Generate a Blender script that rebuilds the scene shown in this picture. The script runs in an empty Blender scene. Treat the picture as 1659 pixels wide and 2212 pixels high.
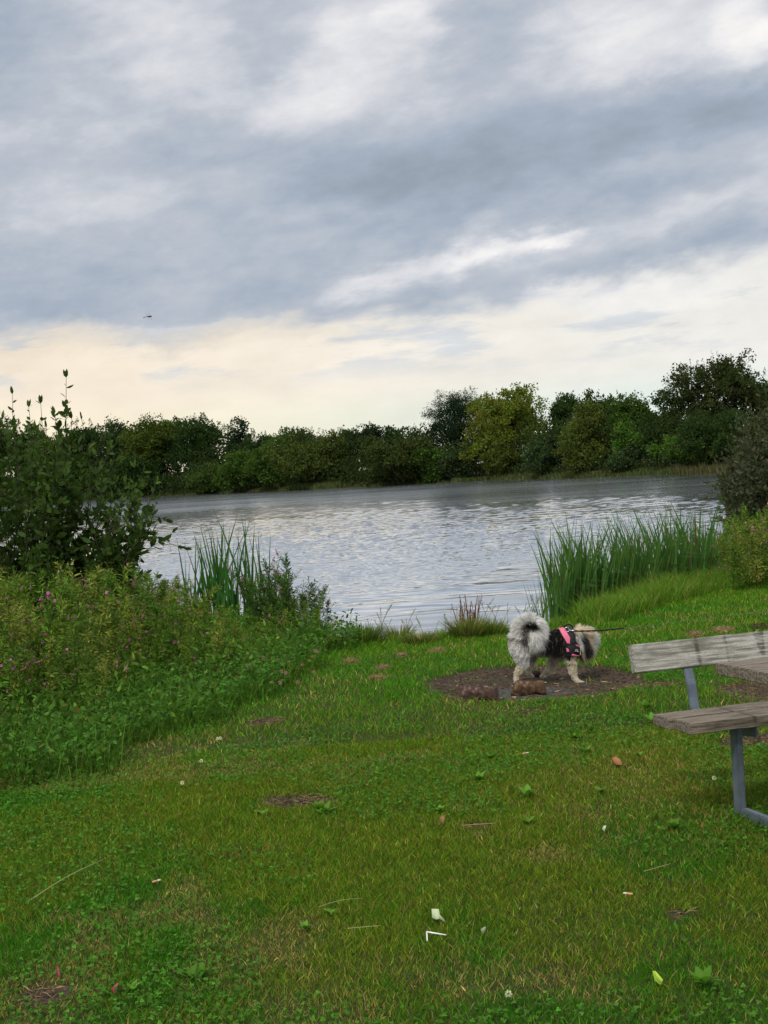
import bpy, bmesh, math, random
import numpy as np
from mathutils import Vector, Matrix
from mathutils.bvhtree import BVHTree
rng = np.random.default_rng(7); random.seed(7)
C = bpy.context.scene; col = C.collection
PI = math.pi
# ------------------------------------------------------------------ camera
F = 3250.; CX = 829.5; CY = 1106.; EYE = 1.65; WL = -0.40
roll = math.radians(3.6); pit = math.atan(94*math.cos(roll)/F)
fw = np.array([0, math.cos(pit), -math.sin(pit)]); r0 = np.array([1., 0, 0]); u0 = np.array([0, math.sin(pit), math.cos(pit)])
rt = math.cos(roll)*r0 - math.sin(roll)*u0; up = math.sin(roll)*r0 + math.cos(roll)*u0
cam = bpy.data.cameras.new('camera'); co = bpy.data.objects.new('camera', cam); col.objects.link(co)
co.matrix_world = Matrix(((rt[0], up[0], -fw[0], 0), (rt[1], up[1], -fw[1], 0), (rt[2], up[2], -fw[2], EYE), (0, 0, 0, 1)))
cam.sensor_fit = 'VERTICAL'; cam.sensor_height = 24; cam.lens = 24*F/2212
cam.clip_start = .1; cam.clip_end = 4000
C.camera = co
# ------------------------------------------------------------------ view, world, sun
C.view_settings.view_transform = 'Standard'; C.view_settings.look = 'None'
C.view_settings.exposure = 0.12; C.view_settings.gamma = 1
SUN_EL, SUN_AZ = 50., 205.          # degrees; azimuth from +Y towards +X
def ray(px, py): return fw + rt*(px-CX)/F + up*(CY-py)/F
def atz(px, py, z=0.):
    d = ray(px, py); t = (z-EYE)/d[2]; return np.array([0, 0, EYE]) + d*t
def aty(px, py, y):
    d = ray(px, py); return np.array([0, 0, EYE]) + d*y/d[1]
W = bpy.data.worlds.new('World'); C.world = W; W.use_nodes = True
class NG:
    def __init__(s, nt): s.nt = nt; nt.nodes.clear()
    def n(s, t, **k):
        o = s.nt.nodes.new(t)
        for a, b in k.items(): setattr(o, a, b)
        return o
    def l(s, a, b): s.nt.links.new(a, b)
    def put(s, sock, v):
        if isinstance(v, (int, float)): sock.default_value = v
        elif isinstance(v, (tuple, list)): sock.default_value = v
        else: s.l(v, sock)
    def m(s, op, a, b=0., c=0., clamp=False):
        o = s.n('ShaderNodeMath', operation=op); o.use_clamp = clamp
        for i, v in enumerate((a, b, c)): s.put(o.inputs[i], v)
        return o.outputs[0]
    def mix(s, f, a, b, blend='MIX'):
        o = s.n('ShaderNodeMix', data_type='RGBA', blend_type=blend)
        s.put(o.inputs[0], f); s.put(o.inputs[6], a); s.put(o.inputs[7], b); return o.outputs[2]
    def noise(s, vec, scale, detail=4, rough=.55, dim='3D'):
        o = s.n('ShaderNodeTexNoise'); o.noise_dimensions = dim
        s.l(vec, o.inputs['Vector']); o.inputs['Scale'].default_value = scale
        o.inputs['Detail'].default_value = detail; o.inputs['Roughness'].default_value = rough; return o
    def ramp(s, f, stops):
        o = s.n('ShaderNodeValToRGB'); s.put(o.inputs[0], f); e = o.color_ramp.elements
        while len(e) < len(stops): e.new(.5)
        for k, (p, c) in enumerate(stops): e[k].position = p; e[k].color = (*c, 1) if len(c) == 3 else c
        return o.outputs[0]
    def smooth(s, v, a, b):
        o = s.n('ShaderNodeMapRange', interpolation_type='SMOOTHSTEP'); s.put(o.inputs[0], v)
        o.inputs[1].default_value = a; o.inputs[2].default_value = b; return o.outputs[0]
def sky():
    g = NG(W.node_tree); out = g.n('ShaderNodeOutputWorld'); bg = g.n('ShaderNodeBackground'); bg.inputs[1].default_value = .1
    st = g.n('ShaderNodeTexSky', sky_type='NISHITA'); st.sun_disc = False
    st.sun_elevation = math.radians(SUN_EL); st.sun_rotation = math.radians(SUN_AZ)
    tc = g.n('ShaderNodeTexCoord'); sp = g.n('ShaderNodeSeparateXYZ'); g.l(tc.outputs['Generated'], sp.inputs[0])
    az = g.m('ARCTAN2', sp.outputs[0], sp.outputs[1]); el = g.m('ARCSINE', sp.outputs[2])
    cb = g.n('ShaderNodeCombineXYZ'); g.l(g.m('MULTIPLY', az, 1.), cb.inputs[0])
    g.l(g.m('MULTIPLY', g.m('SUBTRACT', el, g.m('MULTIPLY', az, .10)), 2.1), cb.inputs[1])
    cb.inputs[2].default_value = 3.1
    w1 = g.noise(cb.outputs[0], 9, 3, .5); ws = g.n('ShaderNodeSeparateXYZ'); g.l(w1.outputs['Color'], ws.inputs[0])
    w2 = g.noise(cb.outputs[0], 30, 4, .6); ws2 = g.n('ShaderNodeSeparateXYZ'); g.l(w2.outputs['Color'], ws2.inputs[0])
    AZ = g.m('ADD', g.m('MULTIPLY_ADD', g.m('SUBTRACT', ws2.outputs[0], .5), .045, az), g.m('MULTIPLY', g.m('SUBTRACT', ws.outputs[0], .5), .085))
    EL = g.m('ADD', g.m('MULTIPLY_ADD', g.m('SUBTRACT', ws2.outputs[1], .5), .022, el), g.m('MULTIPLY', g.m('SUBTRACT', ws.outputs[1], .5), .042))
    def ae(x, y):
        d = ray(x, y); d = d/np.linalg.norm(d); return math.atan2(d[0], d[1]), math.asin(d[2])
    # broad cloud masses: (display x, y, half width, half height, slope deg, amplitude)
    B = [(60, 70, 230, 90, -30, -.26), (330, 100, 110, 130, 0, .17), (130, 160, 60, 60, 20, .14), (620, 235, 110, 60, 0, .30), (820, 110, 110, 80, 0, .28),
         (925, 50, 40, 25, 0, .22), (620, 130, 110, 40, 10, -.14), (1085, 90, 110, 75, 0, -.16), (1370, 60, 170, 90, 10, .32), (1640, 60, 70, 60, 30, .40), (1520, 130, 170, 50, 5, .12),
         (1250, 300, 420, 80, 12, -.26), (1560, 210, 180, 45, 8, -.20), (560, 345, 260, 35, 0, -.12), (1000, 400, 240, 50, 0, -.16), (110, 290, 110, 60, 0, .06),
         (300, 440, 260, 40, 0, .05), (1400, 355, 190, 26, 12, .10), (1565, 450, 140, 26, 18, .20), (740, 465, 120, 16, 0, .13),
         (1065, 535, 105, 17, 4, .40), (1215, 512, 44, 11, 5, .28), (900, 575, 130, 24, 6, .24), (760, 610, 100, 16, 14, .20), (1010, 500, 60, 22, 25, .16),
         (250, 610, 480, 65, 2, -.14), (760, 665, 260, 20, 4, -.14), (1480, 545, 240, 24, 7, -.16), (1330, 430, 130, 22, 8, -.12),
         (620, 540, 120, 16, 0, .06), (1180, 625, 100, 16, 0, .18), (1400, 625, 240, 26, 3, .22), (1250, 690, 90, 18, 0, -.10), (60, 690, 180, 22, 0, -.10), (90, 765, 110, 14, 2, -.12),
         (390, 735, 120, 10, 3, -.16), (650, 732, 90, 9, 0, -.16), (880, 745, 250, 20, 0, .10), (450, 700, 180, 8, 3, .12)]
    L = None
    for (x, y, sx, sy, sl, am) in B:
        a0, e0 = ae(x, y); c_, s_ = math.cos(math.radians(sl)), math.sin(math.radians(sl))
        da = g.m('SUBTRACT', AZ, a0); de = g.m('SUBTRACT', EL, e0)
        p = g.m('MULTIPLY_ADD', da, c_*F/sx*.75, g.m('MULTIPLY', de, s_*F/sx*.75)); q = g.m('MULTIPLY_ADD', de, c_*F/sy*.75, g.m('MULTIPLY', da, -s_*F/sy*.75))
        e = g.m('EXPONENT', g.m('MULTIPLY', g.m('MULTIPLY_ADD', p, p, g.m('MULTIPLY', q, q)), -1.))
        L = g.m('MULTIPLY', e, am) if L is None else g.m('MULTIPLY_ADD', e, am, L)
    n1 = g.noise(cb.outputs[0], 11, 7, .58); n2 = g.noise(cb.outputs[0], 34, 6, .6)
    big = g.noise(tc.outputs['Generated'], 2.2, 3, .5)
    L = g.m('ADD', L, .44)
    L = g.m('MULTIPLY_ADD', g.m('SUBTRACT', n1.outputs[0], .5), .60, L)
    L = g.m('MULTIPLY_ADD', g.m('SUBTRACT', n2.outputs[0], .5), .34, L)
    L = g.m('MULTIPLY_ADD', g.m('SUBTRACT', big.outputs[0], .5), .25, L)
    cloud = g.ramp(L, [(0, (.285, .33, .39)), (.22, (.355, .41, .495)), (.42, (.47, .505, .565)), (.60, (.63, .64, .68)), (.80, (.81, .80, .805)), (1, (.97, .94, .88))])
    # glow under the deck, warm on the left, pale green-white to the right
    a0, e0 = ae(0, 735); a1, e1 = ae(1659, 570)
    edge = g.m('MULTIPLY_ADD', AZ, (e1-e0)/(a1-a0), e0 - a0*(e1-e0)/(a1-a0))
    gl = g.smooth(g.m('SUBTRACT', g.m('MULTIPLY_ADD', g.m('SUBTRACT', n1.outputs[0], .5), .040, EL), edge), .008, -.016)
    cg = g.n('ShaderNodeCombineXYZ'); g.l(g.m('MULTIPLY', az, 1.), cg.inputs[0]); g.l(g.m('MULTIPLY', g.m('SUBTRACT', el, g.m('MULTIPLY', az, .04)), 5.), cg.inputs[1]); cg.inputs[2].default_value = 7.3
    n3 = g.noise(cg.outputs[0], 11, 6, .62).outputs[0]
    gcol = g.mix(g.smooth(az, -.26, .26), (.96, .83, .66, 1), (.86, .84, .79, 1))
    gcol = g.mix(g.smooth(el, .062, .03), gcol, g.mix(g.smooth(az, -.26, .22), (.98, .87, .63, 1), (.76, .86, .80, 1)))
    gcol = g.mix(g.m('MULTIPLY', g.m('MULTIPLY', g.smooth(n3, .52, .36), g.smooth(el, .052, .080)), .8), gcol, (.60, .645, .70, 1))
    gm = g.m('ADD', .78, g.m('MULTIPLY', L, .42)); gv = g.mix(1., gcol, g.n('ShaderNodeCombineColor').outputs[0], 'MULTIPLY')
    cc = gv.node.inputs[7].links[0].from_node
    for i in range(3): g.l(gm, cc.inputs[i])
    fin = g.mix(g.m('MULTIPLY', gl, .93), cloud, gv)
    fin = g.mix(g.smooth(el, .50, 1.2), fin, (.78, .80, .84, 1))
    sc = g.mix(1., fin, (10, 10, 10, 1), 'MULTIPLY')
    g.l(g.mix(.96, st.outputs[0], sc), bg.inputs[0]); g.l(bg.outputs[0], out.inputs[0])
    W.cycles.sampling_method = 'AUTOMATIC'
sky()
sl = bpy.data.lights.new('sun', 'SUN'); sl.energy = 2.2; sl.angle = math.radians(15); sl.color = (1, .93, .83)
so = bpy.data.objects.new('sun', sl); col.objects.link(so)
sd = Vector((math.cos(math.radians(SUN_EL))*math.sin(math.radians(SUN_AZ)), math.cos(math.radians(SUN_EL))*math.cos(math.radians(SUN_AZ)), math.sin(math.radians(SUN_EL))))
so.rotation_euler = sd.to_track_quat('Z', 'Y').to_euler(); so.location = (0, 0, 30)

# ------------------------------------------------------------------ helpers
def unit(a): return a/np.maximum(np.linalg.norm(a, axis=-1, keepdims=True), 1e-9)
def rvec(n): return unit(rng.normal(size=(n, 3)))
class MA:
    def __init__(s): s.V = []; s.K = []; s.Q = []; s.T = []; s.n = 0
    def add(s, V, q=None, t=None, c=(.5, .5, .5)):
        V = np.asarray(V, float).reshape(-1, 3); c = np.asarray(c, float)
        if c.ndim == 1: c = np.broadcast_to(c, V.shape)
        if q is not None and len(q): s.Q.append(np.asarray(q, int).reshape(-1, 4)+s.n)
        if t is not None and len(t): s.T.append(np.asarray(t, int).reshape(-1, 3)+s.n)
        s.V.append(V); s.K.append(c); s.n += len(V)
    def build(s, name, mat, parent=None, smooth=False):
        V = np.concatenate(s.V); K = np.concatenate(s.K)
        Q = np.concatenate(s.Q) if s.Q else np.zeros((0, 4), int); T = np.concatenate(s.T) if s.T else np.zeros((0, 3), int)
        me = bpy.data.meshes.new(name); me.vertices.add(len(V)); me.vertices.foreach_set('co', V.ravel())
        me.loops.add(Q.size+T.size); me.loops.foreach_set('vertex_index', np.concatenate([Q.ravel(), T.ravel()]).astype(np.int32))
        me.polygons.add(len(Q)+len(T))
        me.polygons.foreach_set('loop_start', np.concatenate([np.arange(len(Q))*4, Q.size+np.arange(len(T))*3]).astype(np.int32))
        me.update(calc_edges=True)
        a = me.color_attributes.new('Col', 'FLOAT_COLOR', 'POINT'); a.data.foreach_set('color', np.c_[K, np.ones(len(K))].ravel())
        if smooth: me.polygons.foreach_set('use_smooth', np.ones(len(me.polygons), bool))
        me.materials.append(mat); o = bpy.data.objects.new(name, me); col.objects.link(o)
        if parent is not None: o.parent = parent
        return o
def tag(o, label=None, cat=None, group=None, kind=None):
    if label: o['label'] = label
    if cat: o['category'] = cat
    if group: o['group'] = group
    if kind: o['kind'] = kind
    return o
def empty(name, loc=(0, 0, 0), rz=0.):
    o = bpy.data.objects.new(name, None); col.objects.link(o); o.location = Vector([float(v) for v in loc]); o.rotation_euler = (0, 0, rz); o.empty_display_size = .1; return o
def dup(root, loc, rz=0., sc=1., label=None):
    r = root.copy(); col.objects.link(r); r.location = Vector([float(v) for v in loc]); r.rotation_euler = (0, 0, rz)
    r.scale = (sc, sc, sc)
    if label: r['label'] = label
    for ch in list(root.children):
        c = ch.copy(); col.objects.link(c); c.parent = r
        for g2 in ch.children:
            d = g2.copy(); col.objects.link(d); d.parent = c
    return r
def leaf4(m, P, D, S, L, Wd, c, bend=.12):
    n = len(P); N = np.cross(D, S); L = np.broadcast_to(L, n)[:, None]; Wd = np.broadcast_to(Wd, n)[:, None]
    md = P + D*L*.45 + N*L*bend
    V = np.stack([P, md+S*Wd*.5, P+D*L, md-S*Wd*.5], 1).reshape(-1, 3)
    c = np.asarray(c, float); c = np.broadcast_to(c, (n, 3)); m.add(V, np.arange(n*4).reshape(n, 4), None, np.repeat(c, 4, 0))
def leaf6(m, P, D, S, L, Wd, c, bend=.12):
    n = len(P); N = np.cross(D, S); L = np.broadcast_to(L, n)[:, None]; Wd = np.broadcast_to(Wd, n)[:, None]
    a = P+D*L*.3+N*L*bend*.6; b = P+D*L*.68+N*L*bend*.7
    V = np.stack([P, a+S*Wd*.5, a-S*Wd*.5, b+S*Wd*.42, b-S*Wd*.42, P+D*L], 1).reshape(-1, 3)
    k = np.arange(n)[:, None]*6; c = np.broadcast_to(np.asarray(c, float), (n, 3))
    m.add(V, k+np.array([1, 3, 4, 2]), np.concatenate([k+np.array([0, 1, 2]), k+np.array([3, 5, 4])]), np.repeat(c, 6, 0))
def blade(m, P, D, S, L, Wd, lean, c, tipc=None):
    """P base, D up dir, S side, lean vector (n,3) added at tip (quadratic)"""
    n = len(P); L = np.broadcast_to(L, n)[:, None]; Wd = np.broadcast_to(Wd, n)[:, None]
    md = P+D*L*.55+lean*.3; tp = P+D*L+lean
    V = np.stack([P-S*Wd*.5, P+S*Wd*.5, md+S*Wd*.42, md-S*Wd*.42, tp], 1).reshape(-1, 3)
    k = np.arange(n)[:, None]*5; c = np.broadcast_to(np.asarray(c, float), (n, 3)); cc = np.repeat(c, 5, 0)
    if tipc is not None: cc = cc.copy(); cc[4::5] = tipc
    m.add(V, k+np.array([0, 1, 2, 3]), k+np.array([3, 2, 4]), cc)
def tube(m, pts, rad, sides=5, c=(.1, .07, .04), cap=True):
    pts = np.asarray(pts, float); n = len(pts); rad = np.broadcast_to(rad, n)
    t = unit(np.gradient(pts, axis=0)); ref = np.array([0, 0, 1.]) if abs(t[:, 2]).mean() < .8 else np.array([1., 0, 0])
    a = unit(np.cross(t, ref)); b = np.cross(t, a); an = np.arange(sides)*2*PI/sides
    V = pts[:, None] + rad[:, None, None]*(a[:, None]*np.cos(an)[None, :, None] + b[:, None]*np.sin(an)[None, :, None])
    q = []
    for i in range(n-1):
        for j in range(sides):
            k = (j+1) % sides; q.append((i*sides+j, i*sides+k, (i+1)*sides+k, (i+1)*sides+j))
    tr = []
    if cap:
        for e in (0, n-1):
            for j in range(1, sides-1): tr.append((e*sides, e*sides+j, e*sides+j+1) if e else (0, j+1, j))
    m.add(V.reshape(-1, 3), q, tr, c)
def lat(nx, ny, seed):
    r = np.random.default_rng(seed); return r.random((nx, ny))
def vnoise(x, y, seed=0):
    x = np.asarray(x, float); y = np.asarray(y, float); G = lat(128, 128, seed); xi = np.floor(x).astype(int); yi = np.floor(y).astype(int)
    fx = x-xi; fy = y-yi; fx = fx*fx*(3-2*fx); fy = fy*fy*(3-2*fy); g = lambda a, b: G[a % 128, b % 128]
    return (g(xi, yi)*(1-fx)+g(xi+1, yi)*fx)*(1-fy)+(g(xi, yi+1)*(1-fx)+g(xi+1, yi+1)*fx)*fy
def fbm(x, y, seed=0, o=4):
    s = 0; a = .5; t = 0
    for i in range(o): s = s+a*vnoise(x*2**i, y*2**i, seed+i); t += a; a *= .55
    return s/t
def sstep(a, b, x): t = np.clip((x-a)/(b-a), 0, 1); return t*t*(3-2*t)
def vary(c, n, v=.25, h=.06):
    c = np.asarray(c, float); k = np.exp(rng.normal(0, v, (n, 1))); return np.clip(c*k*np.exp(rng.normal(0, h, (n, 3))), 0, 1)

# ------------------------------------------------------------------ materials
def mat_new(name): m = bpy.data.materials.new(name); m.use_nodes = True; return m, NG(m.node_tree)
def leafmat(name, trans=.3, rough=.5, spec=.35, hue=.12, tint=(1.3, 1.45, .7, 1)):
    m, g = mat_new(name); out = g.n('ShaderNodeOutputMaterial'); at = g.n('ShaderNodeAttribute', attribute_name='Col')
    tc = g.n('ShaderNodeTexCoord'); n = g.noise(tc.outputs['Object'], 14, 3)
    c = g.mix(1., at.outputs[0], g.ramp(n.outputs[0], [(.3, (1-hue, 1-hue, 1-hue)), (.7, (1+hue, 1+hue, 1+hue*.5))]), 'MULTIPLY')
    p = g.n('ShaderNodeBsdfPrincipled'); g.l(c, p.inputs['Base Color']); p.inputs['Roughness'].default_value = rough; p.inputs['Specular IOR Level'].default_value = spec
    tr = g.n('ShaderNodeBsdfTranslucent'); g.l(g.mix(1., c, tint, 'MULTIPLY'), tr.inputs[0])
    mx = g.n('ShaderNodeMixShader'); mx.inputs[0].default_value = trans; g.l(p.outputs[0], mx.inputs[1]); g.l(tr.outputs[0], mx.inputs[2]); g.l(mx.outputs[0], out.inputs[0]); return m
M = {}
M['leaf'] = leafmat('leaf', .32, .6, .05); M['grass'] = leafmat('grass_blades', .4, .8, .02); M['reed'] = leafmat('reed_blades', .3, .5, .10); M['petal'] = leafmat('petals', .4, .6, .1, .05)
M['far'] = leafmat('tree_foliage', .3, .7, .03)
def simple(name, rough=.7, spec=.3, metal=0., nscale=20, namp=.25, bump=.0, bscale=60, colr=None):
    m, g = mat_new(name); out = g.n('ShaderNodeOutputMaterial'); p = g.n('ShaderNodeBsdfPrincipled'); g.l(p.outputs[0], out.inputs[0])
    tc = g.n('ShaderNodeTexCoord'); n = g.noise(tc.outputs['Object'], nscale, 5, .6)
    if colr is None: base = g.n('ShaderNodeAttribute', attribute_name='Col').outputs[0]
    else: base = (*colr, 1)
    g.l(g.mix(1., base, g.ramp(n.outputs[0], [(.25, (1-namp,)*3), (.75, (1+namp,)*3)]), 'MULTIPLY'), p.inputs['Base Color'])
    p.inputs['Roughness'].default_value = rough; p.inputs['Specular IOR Level'].default_value = spec; p.inputs['Metallic'].default_value = metal
    if bump:
        b = g.n('ShaderNodeBump'); b.inputs['Strength'].default_value = bump; b.inputs['Distance'].default_value = .01
        g.l(g.noise(tc.outputs['Object'], bscale, 5, .6).outputs[0], b.inputs['Height']); g.l(b.outputs[0], p.inputs['Normal'])
    return m
M['bark'] = simple('bark', .85, .2, bump=.6, bscale=30)
M['fur'] = leafmat('fur', .55, .6, .1, .04, (1.02, 1.02, 1.02, 1))
M['matte'] = simple('matte', .8, .15, nscale=25, namp=.15)
M['petal2'] = M['petal']
# ------------------------------------------------------------------ ground, water
NX = np.array([-400, -60, -20, -6, -3.2, -2.2, -1.2, -.6, .2, .9, 1.5, 2.0, 3.2, 4.8, 7.5, 11, 16, 24, 34, 50, 400.])
NY = np.array([10, 20, 21, 19.2, 18.8, 18.3, 16.8, 15.9, 15.7, 15.8, 16.2, 17.0, 18.9, 20.6, 26.0, 38, 56, 85, 118, 190, 800.])
FX = np.array([-400, -120, -60, -33, 0, 12, 20, 27, 34, 50, 400.])
FY = np.array([300, 262, 240, 224, 176, 171, 140, 122, 120, 118, 60.])
nearf = lambda x: np.interp(x, NX, NY) + .30*(vnoise(x*1.3+40, x*0+3, 5)-.5)+.12*(vnoise(x*4+40, x*0+9, 6)-.5)
farf = lambda x: np.interp(x, FX, FY) + 2.5*(vnoise(x*.12+60, x*0+3, 8)-.5)
PIT = atz(1150, 1474)
def gz(x, y):
    x = np.asarray(x, float); y = np.asarray(y, float)
    s1 = nearf(x)-y; s2 = y-farf(x)
    l1 = sstep(-.5, 1.3, s1); z1 = -.95+.92*l1 + .03*sstep(1, 3, s1)
    l2 = sstep(-3, 5, s2); z2 = -1.3+1.6*l2
    z = np.maximum(z1, z2)
    land = np.clip(l1, 0, 1)
    z = z + land*(.05*(fbm(x*.55+9, y*.4+4, 11, 3)-.5) + .012*(fbm(x*3, y*3, 31, 3)-.5))
    d = np.hypot((x-PIT[0])/.84, (y-PIT[1])/.95)
    z = z - .02*sstep(1.05, .7, d)
    return z
def pitmask(x, y):
    d = np.hypot((x-PIT[0])/.83, (y-PIT[1])/.93) + .22*(fbm(x*2.2+5, y*2.2, 77, 3)-.5)
    return sstep(1.03, .93, d)
PATCH = [(*atz(640, 1733)[:2], .20, .17), (*atz(1150, 1540)[:2], .10, .10), (*atz(578, 1562)[:2], .10, .16), (*atz(90, 2150)[:2], .08, .10), (*atz(1650, 1490)[:2], .35, .45),
         (*atz(1640, 1600)[:2], .30, .20), (*atz(1470, 1985)[:2], .05, .05), (*atz(1410, 1480)[:2], .30, .12), (*atz(1030, 1790)[:2], .10, .07)]
def bare(x, y):
    b = pitmask(x, y)
    for (a, c, rx, ry) in PATCH: b = np.maximum(b, sstep(1.1, .75, np.hypot((x-a)/rx, (y-c)/ry)+.95*(fbm(x*7, y*5, 78, 3)-.5)))
    return b
def axis(seg):
    o = [seg[0][0]]
    for a, b, n in seg: o += list(np.linspace(a, b, n+1)[1:])
    return np.array(o)
gx = axis([(-1500, -400, 5), (-400, -60, 30), (-60, -8, 60), (-8, -3.5, 50), (-3.5, 4, 130), (4, 9, 50), (9, 60, 70), (60, 400, 30), (400, 1500, 5)])
gy = axis([(-300, -20, 6), (-20, 3, 14), (3, 19.5, 230), (19.5, 32, 60), (32, 110, 60), (110, 260, 100), (260, 700, 20), (700, 2500, 5)])
X, Y = np.meshgrid(gx, gy); Z = gz(X, Y)
m = MA(); nx, ny = len(gx), len(gy); idx = np.arange(nx*ny).reshape(ny, nx)
q = np.stack([idx[:-1, :-1], idx[:-1, 1:], idx[1:, 1:], idx[1:, :-1]], -1).reshape(-1, 4)
bm_ = bare(X, Y)[..., None]; n1 = fbm(X*6, Y*6, 3, 4)[..., None]; pm = pitmask(X, Y)[..., None]
ash = sstep(.62, .2, np.hypot((X-PIT[0]+.12)/.8, (Y-PIT[1]+.35)/.6))[..., None]*pm
soil = np.array([.074, .056, .041])*(.6+.8*n1); ashc = np.array([.085, .085, .085])*(.6+.9*n1)
thatch = np.array([.045, .052, .016])*(.6+.8*n1)
K = thatch*(1-bm_)+soil*bm_; K = K*(1-ash)+ashc*ash
m.add(np.stack([X, Y, Z], -1).reshape(-1, 3), q, None, K.reshape(-1, 3))
M['soil'] = simple('soil', .95, .1, nscale=45, namp=.45, bump=1., bscale=70)
tag(m.build('ground', M['soil'], smooth=True), 'green lakeside lawn sloping to the water with bare brown earth patches', kind='structure')
def watermat():
    m, g = mat_new('lake_water'); out = g.n('ShaderNodeOutputMaterial')
    p = g.n('ShaderNodeBsdfPrincipled'); p.inputs['Base Color'].default_value = (.80, .82, .82, 1); p.inputs['Metallic'].default_value = .62; p.inputs['Roughness'].default_value = .09; p.inputs['IOR'].default_value = 2.0
    tc = g.n('ShaderNodeTexCoord'); sp = g.n('ShaderNodeSeparateXYZ'); g.l(tc.outputs['Object'], sp.inputs[0])
    mr = g.n('ShaderNodeMapRange'); g.l(sp.outputs[1], mr.inputs[0]); mr.inputs[1].default_value = 24; mr.inputs[2].default_value = 110; mr.inputs[3].default_value = .08; mr.inputs[4].default_value = .15
    mp = g.n('ShaderNodeMapping'); g.l(tc.outputs['Object'], mp.inputs[0]); mp.inputs['Scale'].default_value = (.05, .12, 1); nz = g.noise(mp.outputs[0], 1., 4, .6).outputs[0]
    g.l(g.m('MULTIPLY', mr.outputs[0], g.m('MULTIPLY_ADD', nz, 1.0, .5)), p.inputs['Roughness'])
    dk = g.n('ShaderNodeBsdfPrincipled'); dk.inputs['Base Color'].default_value = (.035, .042, .038, 1); dk.inputs['IOR'].default_value = 1.6; g.l(p.inputs['Roughness'].links[0].from_socket, dk.inputs['Roughness'])
    p.inputs['Metallic'].default_value = 1.; mxs = g.n('ShaderNodeMixShader'); lw = g.n('ShaderNodeLayerWeight'); lw.inputs[0].default_value = .5
    g.l(g.smooth(lw.outputs['Facing'], .30, .88), mxs.inputs[0]); g.l(dk.outputs[0], mxs.inputs[1]); g.l(p.outputs[0], mxs.inputs[2]); g.l(mxs.outputs[0], out.inputs[0]); return m
cols = np.concatenate([np.linspace(-3, -.34, 40)[:-1], np.linspace(-.34, .36, 460), np.linspace(.36, 3, 40)[1:]])
rows = [8.]
while rows[-1] < 300: rows.append(rows[-1]+max(.045, .00008*rows[-1]**2) if rows[-1] > 15 else rows[-1]+.5)
rows = np.array(rows+[420., 600.]); Y, Q_ = np.meshgrid(rows, cols, indexing='ij'); X = Y*Q_; wr = np.random.default_rng(12); hw = X*0
calm = np.clip(sstep(31, 21.5, Y-1.1*X+2.5*(fbm(X*.25+5, Y*.2, 15, 2)-.5)) , 0, 1); windp = .45+.9*fbm(X*.06+3, Y*.045, 16, 3)
for i in range(16):
    lam = wr.uniform(.55, 1.1) if i < 7 else wr.uniform(1.1, 2.4); th = math.radians(90+8)+wr.normal(0, .16); kx, ky = 2*PI/lam*math.cos(th), 2*PI/lam*math.sin(th)
    ph = wr.uniform(0, 6.28)+1.6*fbm(X*.35+i, Y*.35, 17+i, 2); hw += wr.uniform(.6, 1.2)*lam/(2*PI)*(.009+.036*sstep(28, 18, Y))*np.sin(kx*X+ky*Y+ph)
for i in range(34):
    lam = wr.uniform(.13, .5); th = math.radians(90)+wr.normal(0, .55); kx, ky = 2*PI/lam*math.cos(th), 2*PI/lam*math.sin(th)
    hw += (1-.93*calm)*windp*lam/(2*PI)*.034*np.sin(kx*X+ky*Y+wr.uniform(0, 6.28))
m = MA(); idx = np.arange(X.size).reshape(X.shape); q = np.stack([idx[:-1, :-1], idx[:-1, 1:], idx[1:, 1:], idx[1:, :-1]], -1).reshape(-1, 4)
m.add(np.stack([X, Y, WL+hw*sstep(14, 16, Y)], -1).reshape(-1, 3), q, None, (.03, .03, .03))
tag(m.build('water', watermat(), smooth=True), 'rippled grey lake water reflecting the cloudy sky', kind='structure')
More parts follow.
